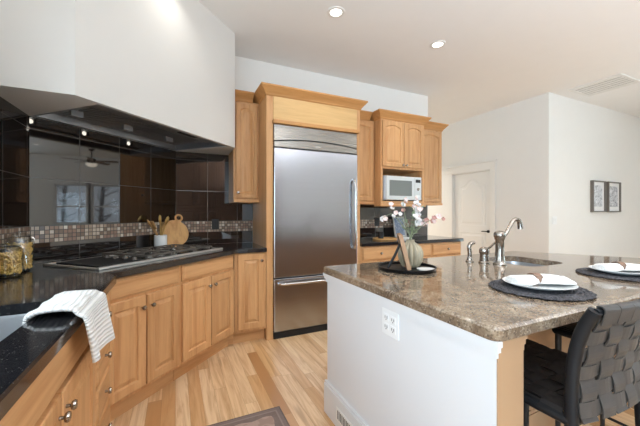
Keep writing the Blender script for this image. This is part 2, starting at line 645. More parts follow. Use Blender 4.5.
wall('wall_far', [(8.5, 8.62, -4.62, -1.35, 0, CEIL), (8.5, 8.62, -1.35, -.55, 0, .25), (8.5, 8.62, -1.35, -.55, 2.55, CEIL), (8.5, 8.62, -.55, fy[0][0], 0, CEIL), (8.5, 8.62, fy[0][1], fy[1][0], 0, CEIL), (8.5, 8.62, fy[1][1], 2.74, 0, CEIL),
                  (8.5, 8.62, fy[0][0], fy[0][1], 0, fz0), (8.5, 8.62, fy[0][0], fy[0][1], fz1, CEIL),
                  (8.5, 8.62, fy[1][0], fy[1][1], 0, fz0), (8.5, 8.62, fy[1][0], fy[1][1], fz1, CEIL)])
wall('wall_rear', [(XL, 8.5, -4.62, -4.5, 0, CEIL)])
# diagonal wall behind the cooktop
S2 = math.sqrt(.5)
dl = math.hypot(0.9, 0.9)
struct(MB().box(0, dl, 0, 0.06, 0, CEIL).build('wall_diagonal', M['wall'], loc=(XL, 2.72, 0), rotz=PI / 4))

def window_x(name, x, y0, y1, z0, z1, sgn, rail):
    """window in a wall of constant x; frame with sash rail, pane and sill"""
    r = thing(name, '', '', (x, (y0 + y1) / 2, z0))
    for k in ('label', 'category'):
        del r[k]
    struct(r)
    hw, h = (y1 - y0) / 2, z1 - z0
    f = MB()
    for a, b, c, d in ((-hw, -hw + .05, 0, h), (hw - .05, hw, 0, h), (-hw, hw, 0, .05), (-hw, hw, h - .05, h)):
        f.box(-.04, .04, a, b, c, d)
    if rail:
        f.box(-.03, .03, -hw, hw, h * .42, h * .42 + .04)
    f.build('window_frame', M['trim'], r)
    MB().box(-.004, .004, -hw + .05, hw - .05, .05, h - .05).build('pane', M['pane'], r)
    c = MB()
    xf = sgn * 0.075
    for a, b, cc, d in ((-hw - .09, -hw, -.09, h + .09), (hw, hw + .09, -.09, h + .09), (-hw, hw, h, h + .09), (-hw, hw, -.09, 0)):
        c.box(min(xf - .012, xf + .012), max(xf - .012, xf + .012), a, b, cc, d)
    c.build('window_casing', M['trim'], r)
    return r
window_x('window_1', XL - .06, wy0, wy1, wz0, wz1, 1, False)
window_x('fill_window_5', 8.56, -1.35, -.55, .25, 2.55, -1, False)  # unseen window added to carry the living side fill light
window_x('fill_window_4', XL - .06, -4.1, -.9, .35, 2.45, 1, False)  # unseen window added to carry the left side fill light
window_x('window_2', 8.56, fy[0][0], fy[0][1], fz0, fz1, -1, True)
window_x('window_3', 8.56, fy[1][0], fy[1][1], fz0, fz1, -1, True)
# door in the right wall (facing -X)
d = struct(thing('door_1', '', '', (5.03, dy0, 0)))
for k in ('label', 'category'):
    del d[k]
DW = dy1 - dy0
def door_leaf():
    mb = MB()
    mb.box(.045, .085, .015, DW - .015, .01, dz1 - .015)
    def panel(y0, y1, z0, z1, arch):
        n = 12
        def lp(i, x):
            ps = [(x, y1 - i, z0 + i), (x, y0 + i, z0 + i)]
            for k in range(n + 1):
                t = k / n
                yy = y0 + i + (y1 - y0 - 2 * i) * t
                s = 2 * t - 1
                zz = z1 - i - (arch * (0.5 - 0.5 * math.cos(PI * min(1, abs(s) * 1.25))) if arch else 0)
                ps.append((x, yy, zz))
            return ps
        mb.loops([lp(0, .047), lp(.004, .038), lp(.022, .046), lp(.05, .046), lp(.07, .037)], cap0=False)
    panel(.13, DW - .13, 1.02, 1.90, .12)
    panel(.13, DW - .13, .22, .90, 0)
    return mb
door_leaf().build('door_panel', M['trim'], d, loc=(0.0, 0, 0))
c = MB()
c.box(-.02, .0, -.10, 0, 0, dz1, .003); c.box(-.02, .0, DW, DW + .10, 0, dz1, .003)
c.box(-.022, .0, -.11, DW + .11, dz1, dz1 + .13, .003); c.box(-.04, .0, -.13, DW + .13, dz1 + .13, dz1 + .155, .004)
c.box(0, .12, -.001, .014, 0, dz1); c.box(0, .12, DW - .014, DW, 0, dz1); c.box(0, .12, 0, DW, dz1 - .014, dz1)
c.build('door_casing', M['trim'], d)
h = MB()
h.lathe([(.026, .030), (.026, .045)], (0, .07, .93), 16, 'x')
h.lathe([(.010, -.005), (.010, .03)], (0, .07, .93), 10, 'x')
h.tube([(-.005, .07, .93), (-.008, .12, .932), (-.006, .17, .928)], .009, 8, 4)
h.build('door_handle', M['black_metal'], d, True)

# baseboards on plain walls
def base(name, b):
    struct(MB().box(*b).build(name, M['trim']))
base('baseboard_right', (5.012, 5.03, 2.74, dy0 - .10, 0, .14))
base('baseboard_hall', (5.012, 5.03, dy1 + .10, 6.6, 0, .14))
base('baseboard_dining', (5.012, 8.5, 2.722, 2.74, 0, .14))
base('baseboard_far', (8.482, 8.5, -4.5, 2.72, 0, .14))

# tile and mosaic on the three splash walls : local x along the wall, z up
def splash(suffix, loc, rotz, x0, x1, top):
    mb = MB(); mb.box(x0, x1, -.010, -.0005, .92, top)
    struct(mb.build('wall_tile_' + suffix, M['tile'], loc=loc, rotz=rotz))
HOODZ = 1.913
splash('left', (XL, 1.72, 0), PI / 2, 0, 0.995, HOODZ)
splash('diagonal', (XL, 2.72, 0), PI / 4, 0.004, dl - .004, HOODZ)
splash('back', (0, YB, 0), 0, 0.004, 0.815, HOODZ - .001)
splash('counter', (1.90, YB, 0), 0, 0.0, 1.60, 1.40)
def band(name, loc, rotz, x0, x1):
    mb = MB(); mb.box(x0, x1, -.014, -.010, 0, .1175)
    struct(mb.build(name, M['mosaic'], loc=(loc[0], loc[1], 1.052), rotz=rotz))
band('trim_1', (XL, 1.72, 0), PI / 2, 0, 0.985)
band('trim_2', (XL, 2.72, 0), PI / 4, 0.012, dl - .012)
band('trim_3', (0, YB, 0), 0, 0.012, 0.815)
band('trim_4', (1.90, YB, 0), 0, 0, 1.60)

# plaster hood enclosure with an open underside
def hood():
    L, R = (-.503, 2.127), (.54, 3.17)
    outer = [(XL, 2.127), L, R, (.54, YB), (0, YB), (XL, 2.72)]
    # opening corners
    nx, ny = S2, -S2
    dep = (3.62 - 2.63) * S2 - .035
    A = (XL + .005, 2.725); B = (-.005, 3.615)
    C = (B[0] + nx * dep, B[1] + ny * dep); D = (A[0] + nx * dep, A[1] + ny * dep)
    mb = MB()
    z0, z1 = HOODZ, CEIL
    o0 = [(x, y, z0) for x, y in outer]; o1 = [(x, y, z1) for x, y in outer]
    mb.loops([o0[:4], o1[:4]], False, False, closed=False)
    h0 = [(p[0], p[1], z0) for p in (A, B, C, D)]
    h1 = [(p[0], p[1], z0 + .10) for p in (A, B, C, D)]
    v = [o0[0], o0[1], o0[2], o0[3], o0[4], o0[5], h0[0], h0[1], h0[2], h0[3]]
    mb.add(v, [(0, 1, 9, 6, 5), (1, 2, 8, 9), (2, 3, 4, 7, 8)])
    mb.loops([h0, h1], False, True)
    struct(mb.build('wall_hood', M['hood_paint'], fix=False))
    return dep
hood_dep = hood()

# ------------------------------------------------------------------ cabinetry helpers (local frame: front at y=0 facing -y)
def knob_mb(x, y, z):
    return MB().lathe([(.006, 0), (.005, -.012), (.013, -.016), (.0155, -.022), (.013, -.028), (.004, -.030)], (x, y, z), 12, 'y')

def panel_loops(x0, x1, z0, z1, arch=0.0, fw=.058, th=.02, n=10):
    def lp(i, y, a):
        ps = [(x0 + i, y, z0 + i), (x1 - i, y, z0 + i)]
        for k in range(n + 1):
            t = k / n
            xx = x1 - i - (x1 - x0 - 2 * i) * t
            s = abs(2 * t - 1)
            sh = a * (1 - math.cos(PI / 2 * min(1.0, s))) if a else 0
            ps.append((xx, y, z1 - i - sh))
        return ps
    return [lp(0, 0, 0), lp(0, -th + .004, 0), lp(.004, -th, 0), lp(fw - .004, -th, arch), lp(fw, -th + .003, arch), lp(fw + .003, -th + .011, arch),
            lp(fw + .010, -th + .011, arch), lp(fw + .034, -th + .002, arch)]

def cab_door(parent, x0, x1, z0, z1, knob=None, arch=0.0, fw=.058):
    d = MB().loops(panel_loops(x0, x1, z0, z1, arch, fw)).build('door', M['maple'], parent)
    if knob:
        knob_mb(knob[0], -.019, knob[1]).build('knob', M['nickel'], d, True)
    return d

def cab_drawer(parent, x0, x1, z0, z1, knob=None, name='drawer'):
    mb = MB()
    def lp(i, y):
        return [(x0 + i, y, z0 + i), (x1 - i, y, z0 + i), (x1 - i, y, z1 - i), (x0 + i, y, z1 - i)]
    mb.loops([lp(0, 0), lp(0, -.010), lp(.010, -.014), lp(.014, -.020)])
    d = mb.build(name, M['maple_h'], parent)
    if knob:
        knob_mb(knob[0], -.019, knob[1]).build('knob', M['nickel'], d, True)
    return d

def base_carcass(parent, w, depth, x0=0.0, open_top=False):
    mb = MB()
    if open_top:
        mb.box(x0, x0 + w, 0, .018, .12, .878).box(x0, x0 + w, depth - .012, depth, .12, .878).box(x0, x0 + .018, .018, depth - .012, .12, .878)
        mb.box(x0 + w - .018, x0 + w, .018, depth - .012, .12, .878).box(x0 + .018, x0 + w - .018, .018, depth - .012, .12, .14)
    else:
        mb.box(x0, x0 + w, 0, depth, .12, .878)
    mb.build('carcass', M['maple'], parent)
    MB().box(x0 + .001, x0 + w - .001, .06, depth, 0, .12).build('toe_kick', M['maple_h'], parent)

def crown(parent, x0, x1, y1, z, l=True, r=True, yf=0.0):
    lv = [(z, .004), (z + .012, .012), (z + .020, .014), (z + .050, .038), (z + .075, .060), (z + .082, .066), (z + .095, .066)]
    lps = [[(x0 - (o if l else 0), yf - o, zz), (x1 + (o if r else 0), yf - o, zz), (x1 + (o if r else 0), y1, zz), (x0 - (o if l else 0), y1, zz)] for zz, o in lv]
    return MB().loops(lps).build('crown_moulding', M['maple_crown'], parent)

# ------------------------------------------------------------------ left run : sink base, drawer stack
CT0, CT1 = .88, .92
FX = -.33
def left_cab(name, label, y0, w, open_top=False):
    t = thing(name, label, 'cabinet', (FX, y0, 0), PI / 2)
    base_carcass(t, w, 0.555, 0, open_top)
    return t
t = left_cab('sink_base_cabinet', 'honey maple sink base with paired doors under the draped white towel', 0.73, .905, True)
cab_drawer(t, .02, .885, .73, .868, None, 'false_front')
cab_door(t, .02, .447, .135, .715, (.42, .655))
cab_door(t, .457, .885, .135, .715, (.485, .655))
t = left_cab('drawer_cabinet', 'narrow maple drawer stack between the sink base and the angled corner cabinets', 1.637, .333)
zs = [(.135, .30), (.31, .475), (.485, .65), (.66, .868)]
for a, b in zs:
    cab_drawer(t, .018, .315, a, b, (.17, (a + b) / 2))
t = left_cab('base_cabinet', 'maple base cabinet on the near side of the sink, at the photo edge', -.5, 1.228)
cab_drawer(t, .02, .63, .73, .868, (.325, .80)); cab_drawer(t, .64, 1.21, .73, .868, (.945, .80))
cab_door(t, .02, .63, .135, .715, (.59, .64)); cab_door(t, .64, 1.21, .135, .715, (.68, .64))

# ------------------------------------------------------------------ angled run under the cooktop
P0 = (-.33, 2.17)
def diag_pt(lx, ly):
    return (P0[0] + lx * S2 - ly * S2, P0[1] + lx * S2 + ly * S2)
def diag_cab(name, label, lx, w):
    t = thing(name, label, 'cabinet', diag_pt(lx, 0) + (0,), PI / 4)
    base_carcass(t, w, .45)
    cab_drawer(t, .015, w - .015, .745, .868, None, 'false_front')
    m = w / 2
    cab_door(t, .015, m - .005, .145, .728, (m - .035, .655))
    cab_door(t, m + .005, w - .015, .145, .728, (m + .035, .655))
    return t
diag_cab('base_cabinet', 'angled maple base cabinet under the smooth left end of the cooktop', -.085, .59)
diag_cab('base_cabinet', 'angled maple base cabinet under the grated right end of the cooktop', .507, .66)

# narrow cabinet left of the refrigerator
t = thing('base_cabinet', 'narrow one door maple base cabinet against the left side of the refrigerator', 'cabinet', (.505, 3.0, 0))
base_carcass(t, .305, .58)
MB().box(-.055, .0, .06, .09, 0, .12).build('toe_filler', M['maple_h'], t)
cab_door(t, .03, .285, .145, .868, (.255, .80), 0, .06)

# ------------------------------------------------------------------ worktops
SINK = (-.80, -.42, .80, 1.53)
poly = [(XL + .012, -.6), (-.29, -.6), (-.29, 1.985), (-.338, 2.11), (.505, 2.953), (.53, 2.97), (.812, 2.97), (.812, YB - .012), (.0, YB - .015), (XL + .014, 2.715)]
mb = slab_with_hole(poly, rrect(SINK[0], SINK[1], SINK[2], SINK[3], .05), CT0, CT1, .006)
tag(mb.build('countertop', M['black_stone']), 'polished black granite countertop wrapping the sink run and the angled cooktop corner', 'countertop')
mb = MB(); mb.prism([(1.905, 2.97), (3.52, 2.97), (3.52, YB - .016), (1.905, YB - .016)], CT0, CT1, .006)
tag(mb.build('countertop', M['black_stone']), 'black granite countertop right of the refrigerator below the microwave cabinet', 'countertop')

# undermount sink basin in the left run
s = thing('kitchen_sink', 'grey stainless undermount basin in the black counter beside the white towel', 'sink', ((SINK[0] + SINK[1]) / 2, (SINK[2] + SINK[3]) / 2, .66))
def basin(x0, x1, y0, y1, zt, zb, r=.05):
    lps = []
    for e, z in ((.012, zt - .0005), (.0, zt - .0005), (-.002, zt - .01), (-.010, zb + .03), (-.035, zb + .002), (-.08, zb)):
        lps.append([(x, y, z) for x, y in rrect(x0 - e, x1 + e, y0 - e, y1 + e, max(.02, r + e * .5))])
    outer = [[(x, y, z) for x, y in rrect(x0 - e, x1 + e, y0 - e, y1 + e, r)] for e, z in ((-.03, zb - .004), (.0, zb + .02), (.004, zt - .012), (.012, zt - .003))]
    return outer[0:] , lps
o_, l_ = basin(-.19, .19, -.365, .365, .22, 0.0)
MB().loops(o_ + l_).build('basin', M['sink_steel'], s, True)
MB().lathe([(.045, .001), (.045, .004), (.02, .005)], (0, 0, 0), 20).build('drain', M['chrome'], s, True)

# towel over the front edge of the sink counter
def towel():
    path = [(-.436, .885), (-.434, .905), (-.428, .930), (-.40, .937), (-.34, .934), (-.292, .932), (-.275, .924), (-.268, .90), (-.262, .86), (-.255, .815), (-.250, .775)]
    P = []
    for i in range(len(path) - 1):
        for k in range(5):
            t_ = k / 5
            P.append((path[i][0] * (1 - t_) + path[i + 1][0] * t_, path[i][1] * (1 - t_) + path[i + 1][1] * t_))
    P.append(path[-1])
    nu, nv = 30, len(P)
    vs, fs, uvs = [], [], []
    for j, (x, z) in enumerate(P):
        v = j / (nv - 1)
        y0 = 1.22 + .05 * (1 - v)
        y1 = 1.52 + .09 * v
        for i in range(nu + 1):
            u = i / nu
            y = y0 + (y1 - y0) * u
            hang = max(0, (v - .54) / .46)
            fold = .010 * math.sin(u * 9 + 1) * hang + .004 * math.sin(u * 17) * hang
            puff = .010 * math.sin(u * 7 + v * 3) ** 2 * (1 if v < .5 else .3) + .022 * math.exp(-((v - .40) / .12) ** 2) * (0.5 + 0.5 * math.sin(u * 4.0))
            zz = z - hang * .045 * u + (puff if .1 < v < .55 else 0)
            if v < .3:
                zz += .0
            vs.append((x + fold + (.008 if hang > 0 else 0) + (puff * .3 if v > .4 else 0), y, zz))
            uvs.append((u, v * 1.1))
    n = nu + 1
    for j in range(nv - 1):
        for i in range(nu):
            fs.append((j * n + i, j * n + i + 1, (j + 1) * n + i + 1, (j + 1) * n + i))
    me = bpy.data.meshes.new('dish_towel')
    me.from_pydata(vs, [], fs)
    ul = me.uv_layers.new(name='UVMap')
    for p in me.polygons:
        p.use_smooth = True
        for li in p.loop_indices:
            ul.data[li].uv = uvs[me.loops[li].vertex_index]
    me.materials.append(M['towel'])
    o = bpy.data.objects.new('dish_towel', me)
    COL.objects.link(o)
    so = o.modifiers.new('thick', 'SOLIDIFY'); so.thickness = .010; so.offset = 1
    return o
tag(towel(), 'white ribbed dish towel draped over the black sink counter edge', 'towel')

# ------------------------------------------------------------------ pasta jars
def jar(name, label, x, y, r, hh, seed):
    t = thing(name, label, 'jar', (x, y, CT1 + .0005), 0)
    MB().lathe([(r * .9, 0), (r, .008), (r, hh * .72), (r * .78, hh * .82), (r * .78, hh * .86), (r * .72, hh * .86), (r * .72, hh * .815), (r - .004, hh * .71), (r - .004, .010), (r * .85, .005)], n=28).build('jar_body', M['jar_glass'], t, True)
    lid = MB().lathe([(r * .80, hh * .862), (r * .82, hh * .89), (r * .5, hh * .93), (r * .22, hh * .95), (r * .26, hh * .985), (r * .1, hh)], n=24).build('lid', M['jar_glass'], t, True)
    w = MB()
    w.lathe([(r * .80, hh * .845), (r * .84, hh * .853), (r * .80, hh * .861)], n=24)
    w.tube([(r * .8, 0, hh * .85), (r * 1.05, 0, hh * .80), (r * 1.02, 0, hh * .66)], .0025, 6)
    w.build('wire_clasp', M['chrome'], t, True)
    rnd = random.Random(seed)
    p = MB()
    ph = hh * .70
    n = 330
    for k in range(n):
        rr = (r - .014) * math.sqrt(rnd.random())
        if rnd.random() < .55:
            rr = r - .014
        a = rnd.random() * 2 * PI
        z = .016 + rnd.random() * (ph - .02)
        d = Vector((rnd.uniform(-1, 1), rnd.uniform(-1, 1), rnd.uniform(-1, 1))).normalized() * .008
        c = Vector((rr * math.cos(a), rr * math.sin(a), z))
        p.tube([c - d, c + Vector((0, 0, .003)), c + d], .0045, 5)
    p.build('pasta', M['pasta'], None, True, loc=(x, y, CT1 + .0005))
    o = bpy.data.objects[[q.name for q in bpy.data.objects if q.name.startswith('pasta')][-1]]
    return t, o
tp = NT('golden dry pasta')
tp.color(tp.mix(tp.noise(tp.coords(), 45, 3), lin((226, 168, 66)), lin((250, 212, 124))))
tp.set(Roughness=0.5)
M['pasta'] = tp.m
t, o = jar('glass_jar', 'short clip top glass jar of pasta, nearest on the black counter', -.805, 2.19, .062, .19, 3)
tag(o, 'golden dry pasta filling the short front jar', 'pasta', kind='stuff')
t, o = jar('glass_jar', 'taller clip top glass jar of pasta behind the short jar', -.825, 2.385, .062, .235, 4)
tag(o, 'golden dry pasta filling the taller rear jar', 'pasta', kind='stuff')

# ------------------------------------------------------------------ cooktop (diagonal local frame)
CW, CY0, CY1 = 1.15, .085, .605
cx0 = -.03
t = thing('gas_cooktop', 'stainless edged black gas cooktop with iron grates set in the angled counter', 'cooktop', diag_pt(cx0, 0) + (CT1,), PI / 4)
fr = MB()
fr.box(0, CW, CY0 - .004, CY0 + .028, .0003, .015, .004); fr.box(0, .022, CY0 + .028, CY1, .0003, .012, .003)
fr.box(CW - .022, CW, CY0 + .028, CY1, .0003, .012, .003); fr.box(0.022, CW - .022, CY1 - .02, CY1, .0003, .012, .003)
fr.build('steel_rim', plain('satin cooktop steel', (214, 210, 204), .42, .85), t)
MB().box(.022, CW - .022, CY0 + .028, CY1 - .02, .0003, .006).build('cooktop_surface', plain('black glass', (22, 21, 21), .12), t)
MB().box(.045, .345, CY0 + .06, CY1 - .05, .006, .016, .004).build('griddle_plate', M['black'], t)
gw = .228
for k in range(3):
    x0 = .36 + k * (gw + .004)
    gmb = MB()
    y0, y1 = CY0 + .045, CY1 - .035
    zt = .042
    for yy in (y0, (y0 + y1) / 2, y1):
        gmb.box(x0, x0 + gw, yy - .006, yy + .006, zt - .012, zt, .003)
    for xx in (x0 + .007, x0 + gw - .007):
        gmb.box(xx - .006, xx + .006, y0, y1, zt - .012, zt, .003)
    for cyy in (y0 * .75 + y1 * .25, y0 * .25 + y1 * .75):
        gmb.box(x0 + gw / 2 - .005, x0 + gw / 2 + .005, cyy - .11, cyy - .035, zt - .010, zt, .002)
        gmb.box(x0 + gw / 2 - .005, x0 + gw / 2 + .005, cyy + .035, cyy + .11, zt - .010, zt, .002)
        gmb.box(x0 + .01, x0 + gw / 2 - .035, cyy - .005, cyy + .005, zt - .010, zt, .002)
        gmb.box(x0 + gw / 2 + .035, x0 + gw - .01, cyy - .005, cyy + .005, zt - .010, zt, .002)
    for xx in (x0 + .007, x0 + gw - .007):
        for yy in (y0, y1):
            gmb.box(xx - .007, xx + .007, yy - .007, yy + .007, .006, zt - .01)
    gmb.build('grate', M['iron'], t)
    for cyy in (y0 * .75 + y1 * .25, y0 * .25 + y1 * .75):
        b = MB().lathe([(.045, .006), (.045, .012), (.034, .014), (.034, .019), (.028, .021)], (x0 + gw / 2, cyy, 0), 20).build('burner', M['chrome'], t, True)
for k in range(4):
    MB().lathe([(.018, .016), (.018, .020), (.014, .032), (.012, .034)], (.315, CY0 + .10 + k * .09, 0), 14).build('control_knob', M['iron'], t, True)

# utensil crock with spoons, and paddle board, at the back corner of the cooktop counter
cr = diag_pt(.62, .70)
cr = (-.128, 3.318)
t = thing('utensil_crock', 'white ceramic utensil crock behind the cooktop', 'crock', cr + (CT1 + .0005,))
MB().lathe([(.050, 0), (.056, .004), (.056, .128), (.053, .130), (.050, .128), (.050, .010), (.02, .008)], n=28).build('crock_body', M['white'], t, True)
rn = random.Random(5)
uts = [('wooden_spoon', 'wooden spoon leaning left in the white utensil crock', 'spoon', 'board', (-.075, -.01, .20), .020),
       ('spatula', 'flat wooden spatula leaning left in the white utensil crock', 'spatula', 'board', (-.05, -.035, .19), .018),
       ('serving_spoon', 'tallest gold serving spoon in the white utensil crock', 'spoon', 'gold', (-.004, .0, .235), .026),
       ('ladle', 'gold ladle with round bowl leaning right in the white utensil crock', 'ladle', 'gold', (.045, -.01, .225), .028),
       ('serving_fork', 'short gold serving fork at the front of the white utensil crock', 'fork', 'gold', (.012, -.045, .19), .018)]
for nm, lb, ct, mt, tip, br in uts:
    t = thing(nm, lb, ct, (cr[0], cr[1], CT1 + .010))
    top = Vector(tip)
    bot = Vector((-top.x * .4, -top.y * .4, .003))
    MB().tube([bot, bot.lerp(top, .5), top], [.004, .0045, .005], 8).build('handle', M[mt], t, True)
    dirv = (top - bot).normalized()
    rot = dirv.to_track_quat('Z', 'Y').to_matrix().to_4x4()
    hd = MB()
    if ct == 'fork':
        for q in (-.012, -.004, .004, .012):
            hd.tube([(0, 0, -.012), (q, 0, .006), (q, .002, .045)], .0022, 6)
    elif ct == 'spatula':
        hd.box(-.022, .022, -.003, .003, -.01, .055, .003)
    else:
        hd.lathe([(.004, -.012), (br * .75, .008), (br, .028), (br * .75, .050), (.004, .060)], n=16)
        hd.xf(Matrix.Diagonal((1, .45, 1, 1)))
    hd.xf(Matrix.Translation(top) @ rot @ Matrix.Scale(1.3, 4))
    hd.build('head', M[mt], t, True)

def paddle():
    t = thing('cutting_board', 'round wooden paddle board with a loop handle leaning on the black tile', 'cutting board', (.005, 3.435, CT1 + .0005), math.radians(18))
    R_, n = .138, 40
    mb = MB()
    hole = (.056, .162)
    outer = []
    # disc outline with ear towards upper right
    for k in range(n):
        a = 2 * PI * k / n
        r = R_
        outer.append((r * math.cos(a), r * math.sin(a)))
    bm = bmesh.new()
    ang = math.atan2(hole[1], hole[0])
    ear = math.hypot(*hole)
    pts = []
    a0 = .235
    for k in range(n + 1):
        a = ang + a0 + (2 * PI - 2 * a0) * k / n
        pts.append((R_ * math.cos(a), R_ * math.sin(a)))
    er = .041
    ec = (ear * math.cos(ang), ear * math.sin(ang))
    for k in range(17):
        a = ang - 2.3 + 4.6 * k / 16
        pts.append((ec[0] + er * math.cos(a), ec[1] + er * math.sin(a)))
    hp = [(ec[0] + 0.024 * math.cos(2 * PI * k / 16), ec[1] + .024 * math.sin(2 * PI * k / 16)) for k in range(16)]
    sl = slab_with_hole(pts, hp, -.008, .008, .003)
    # stand upright and lean back against the tile
    sl.xf(Matrix.Translation((0, 0, R_)) @ Matrix.Identity(4))
    m2 = Matrix.Rotation(math.radians(90 - 0), 4, 'X')
    sl.v = [((p[0]), -(p[2] - R_), p[1] + R_) for p in sl.v]
    lean = Matrix.Rotation(-math.radians(18), 4, 'X')
    sl.xf(lean)
    zmin = min(p[2] for p in sl.v)
    sl.xf(Matrix.Translation((0, 0, -zmin)))
    sl.build('board', M['board'], t)
    return t
paddle()

# outlets on the splash
def outlet(label, loc, rotz, mat, w, gangs, cat='outlet', dark=None, name='wall_outlet'):
    t = thing(name, label, cat, loc, rotz)
    MB().box(-w / 2, w / 2, -.006, 0, -.058, .058, .002).build('cover_plate', M[mat], t)
    for g_ in range(gangs):
        gx = (g_ - (gangs - 1) / 2) * .046
        for zz in (-.02, .02):
            f = MB().box(gx - .016, gx + .016, -.008, -.005, zz - .014, zz + .014, .004).build('socket', M[mat], t)
            MB().box(gx - .008, gx - .005, -.0085, -.0078, zz - .004, zz + .006).box(gx + .005, gx + .008, -.0085, -.0078, zz - .004, zz + .006).build('slot', M[dark or 'black'], f)
    return t
outlet('black outlet on the mosaic band between the paddle board and the refrigerator', (.40, YB - .0145, 1.135), 0, 'black', .075, 1)
outlet('black outlet on the mosaic band under the microwave cabinet', (2.56, YB - .0145, 1.135), 0, 'black', .075, 1)

# ------------------------------------------------------------------ range hood insert
t = thing('range_hood', 'dark grey steel range hood insert recessed in the white plaster hood', 'range hood', (XL, 2.72, HOODZ), PI / 4)
LH, DH = dl - .02, hood_dep - .008
mb = MB()
# sloping pan inside the opening : rim, sloping front, flat filter deck
mb.box(.012, LH, -.035, -.012, .004, .07); mb.box(.012, LH, -DH, -DH + .02, .004, .07)
mb.box(.012, .03, -DH + .02, -.035, .004, .07); mb.box(LH - .018, LH, -DH + .02, -.035, .004, .07)
mb.box(.03, LH - .018, -DH + .02, -.035, .055, .07)
mb.build('hood_pan', M['hood_steel'], t)
for k in range(2):
    x0 = .10 + k * (LH - .2) / 2 + .005
    f = MB()
    ww = (LH - .2) / 2 - .01
    for q in range(16):
        xx = x0 + ww * q / 16
        f.box(xx, xx + ww / 16 * .6, -DH + .22, -.07, .042, .050)
    f.box(x0, x0 + ww, -DH + .22, -.07, .050, .0545)
    f.build('baffle_filter', M['hood_steel'], t)
MB().box(.06, LH - .06, -DH + .06, -DH + .19, .035, .0545, .006).build('front_panel', M['hood_steel'], t)
MB().box(LH * .62, LH * .62 + .20, -DH + .085, -DH + .145, .030, .0352, .002).build('control_panel', M['black'], t)
for xx in (.134, .51, .92):
    lh = MB().box(xx - .04, xx + .04, -.285, -.255, .004, .050, .004).build('lamp_housing', M['hood_steel'], t)
    MB().lathe([(.017, -.2552), (.017, -.2535), (.012, -.2515)], (xx, 0, .026), 18, 'y').build('lamp_lens', M['hood_lamp'], lh)

# ------------------------------------------------------------------ refrigerator and its surround
FXL, FXR, FY = .888, 1.852, 3.0
t = thing('refrigerator_surround', 'tall maple surround with crown moulding framing the steel refrigerator', 'cabinet', (.815, FY, 0))
w = 1.90 - .815
MB().box(0, .018, 0, .60, 0, 2.43).box(.018, .068, 0, .02, 0, 2.43).build('left_panel', M['maple'], t)
MB().box(w - .018, w, 0, .60, 0, 2.43).box(w - .042, w - .018, 0, .02, 0, 2.43).build('right_panel', M['maple'], t)
MB().box(.018, w - .018, .02, .60, 2.165, 2.43).build('carcass', M['maple'], t)
MB().box(.068, w - .042, -.006, .02, 2.185, 2.425, .003).build('header_panel', plain_m := wood('pale maple panel', (224, 184, 126), (212, 168, 110), 'x'), t)
MB().box(.058, w - .028, -.040, .02, 2.150, 2.192, .010).build('ledge_moulding', M['maple_crown'], t)
crown(t, 0, w, .60, 2.425)

t = thing('refrigerator', 'built-in stainless steel refrigerator with a bottom freezer drawer', 'refrigerator', (FXL, FY, 0))
FW = FXR - FXL
MB().box(.004, FW - .004, .03, .58, .06, 2.14).build('fridge_body', M['black'], t)
def arch_panel(zb, zt, rise_b, rise_t, y0, y1, n=16):
    lo, hi = [], []
    for k in range(n + 1):
        x = FW * k / n
        s_ = 1 - (2 * k / n - 1) ** 2
        lo.append((x, zb + rise_b * s_)); hi.append((x, zt + rise_t * s_))
    ring = lo + hi[::-1]
    return MB().loops([[(x, y1, z) for x, z in ring], [(x, y0 + .004, z) for x, z in ring], [(FW / 2 + (x - FW / 2) * .994, y0, z) for x, z in ring]])
arch_panel(1.985, 2.145, .035, 0, -.012, .03).build('grille_panel', M['steel_dark'], t)
arch_panel(1.925, 1.972, 0, .035, -.016, .03).build('vent_band', M['steel_dark'], t)
d = MB().box(0, FW, -.022, .03, .612, 1.912, .006).build('door', M['steel'], t)
h = MB()
hx = FW - .055
h.tube([(hx, -.022, .87), (hx, -.055, .885), (hx, -.072, .96), (hx, -.078, 1.25), (hx, -.072, 1.54), (hx, -.055, 1.615), (hx, -.022, 1.63)], [.013, .014, .014, .015, .014, .014, .013], 12, 6)
h.build('door_handle', M['chrome'], d, True)
d = MB().box(0, FW, -.022, .03, .075, .600, .006).build('freezer_drawer', M['steel'], t)
h = MB()
h.tube([(.055, -.022, .552), (.065, -.06, .552), (.14, -.072, .552), (FW / 2, -.078, .552), (FW - .14, -.072, .552), (FW - .065, -.06, .552), (FW - .055, -.022, .552)], .014, 12, 6)
h.build('drawer_handle', M['chrome'], d, True)
MB().box(.0, FW, -.008, .5, 0.0, .062).build('toe_grille', M['black'], t)
MB().box(FW * .5 - .03, FW * .5 + .03, -.0175, -.016, 1.952, 1.960).build('badge', M['chrome'], t)

# ------------------------------------------------------------------ wall cabinets
UB, UT = 1.37, 2.425
def upper(name, label, x0, w, yf, zbot=UB, depth=None):
    t = thing(name, label, 'cabinet', (x0, yf, 0))
    return t
t = upper('upper_cabinet', 'narrow arched door maple upper cabinet between the white hood and the refrigerator', .545, .268, 3.29)
MB().box(0, .268, 0, .318, UB + .03, UT + .005).build('carcass', M['maple'], t)
MB().box(0, .268, -.018, .318, UB, UB + .03, .006).build('light_rail', M['maple_h'], t)
cab_door(t, .022, .248, UB + .045, UT - .02, (.043, UB + .10), .028, .045)
crown(t, 0, .199, .318, 2.425, False, False)

t = upper('upper_cabinet', 'narrow arched door maple upper cabinet between the refrigerator and the microwave cabinet', 1.905, .388, 3.29)
MB().box(0, .388, 0, .318, UB + .03, UT + .005).build('carcass', M['maple'], t)
MB().box(0, .388, -.018, .318, UB, UB + .03, .006).build('light_rail', M['maple_h'], t)
cab_door(t, .02, .368, UB + .045, UT - .02, (.045, UB + .10), .028, .05)
crown(t, .067, .32, .318, 2.425, False, False)

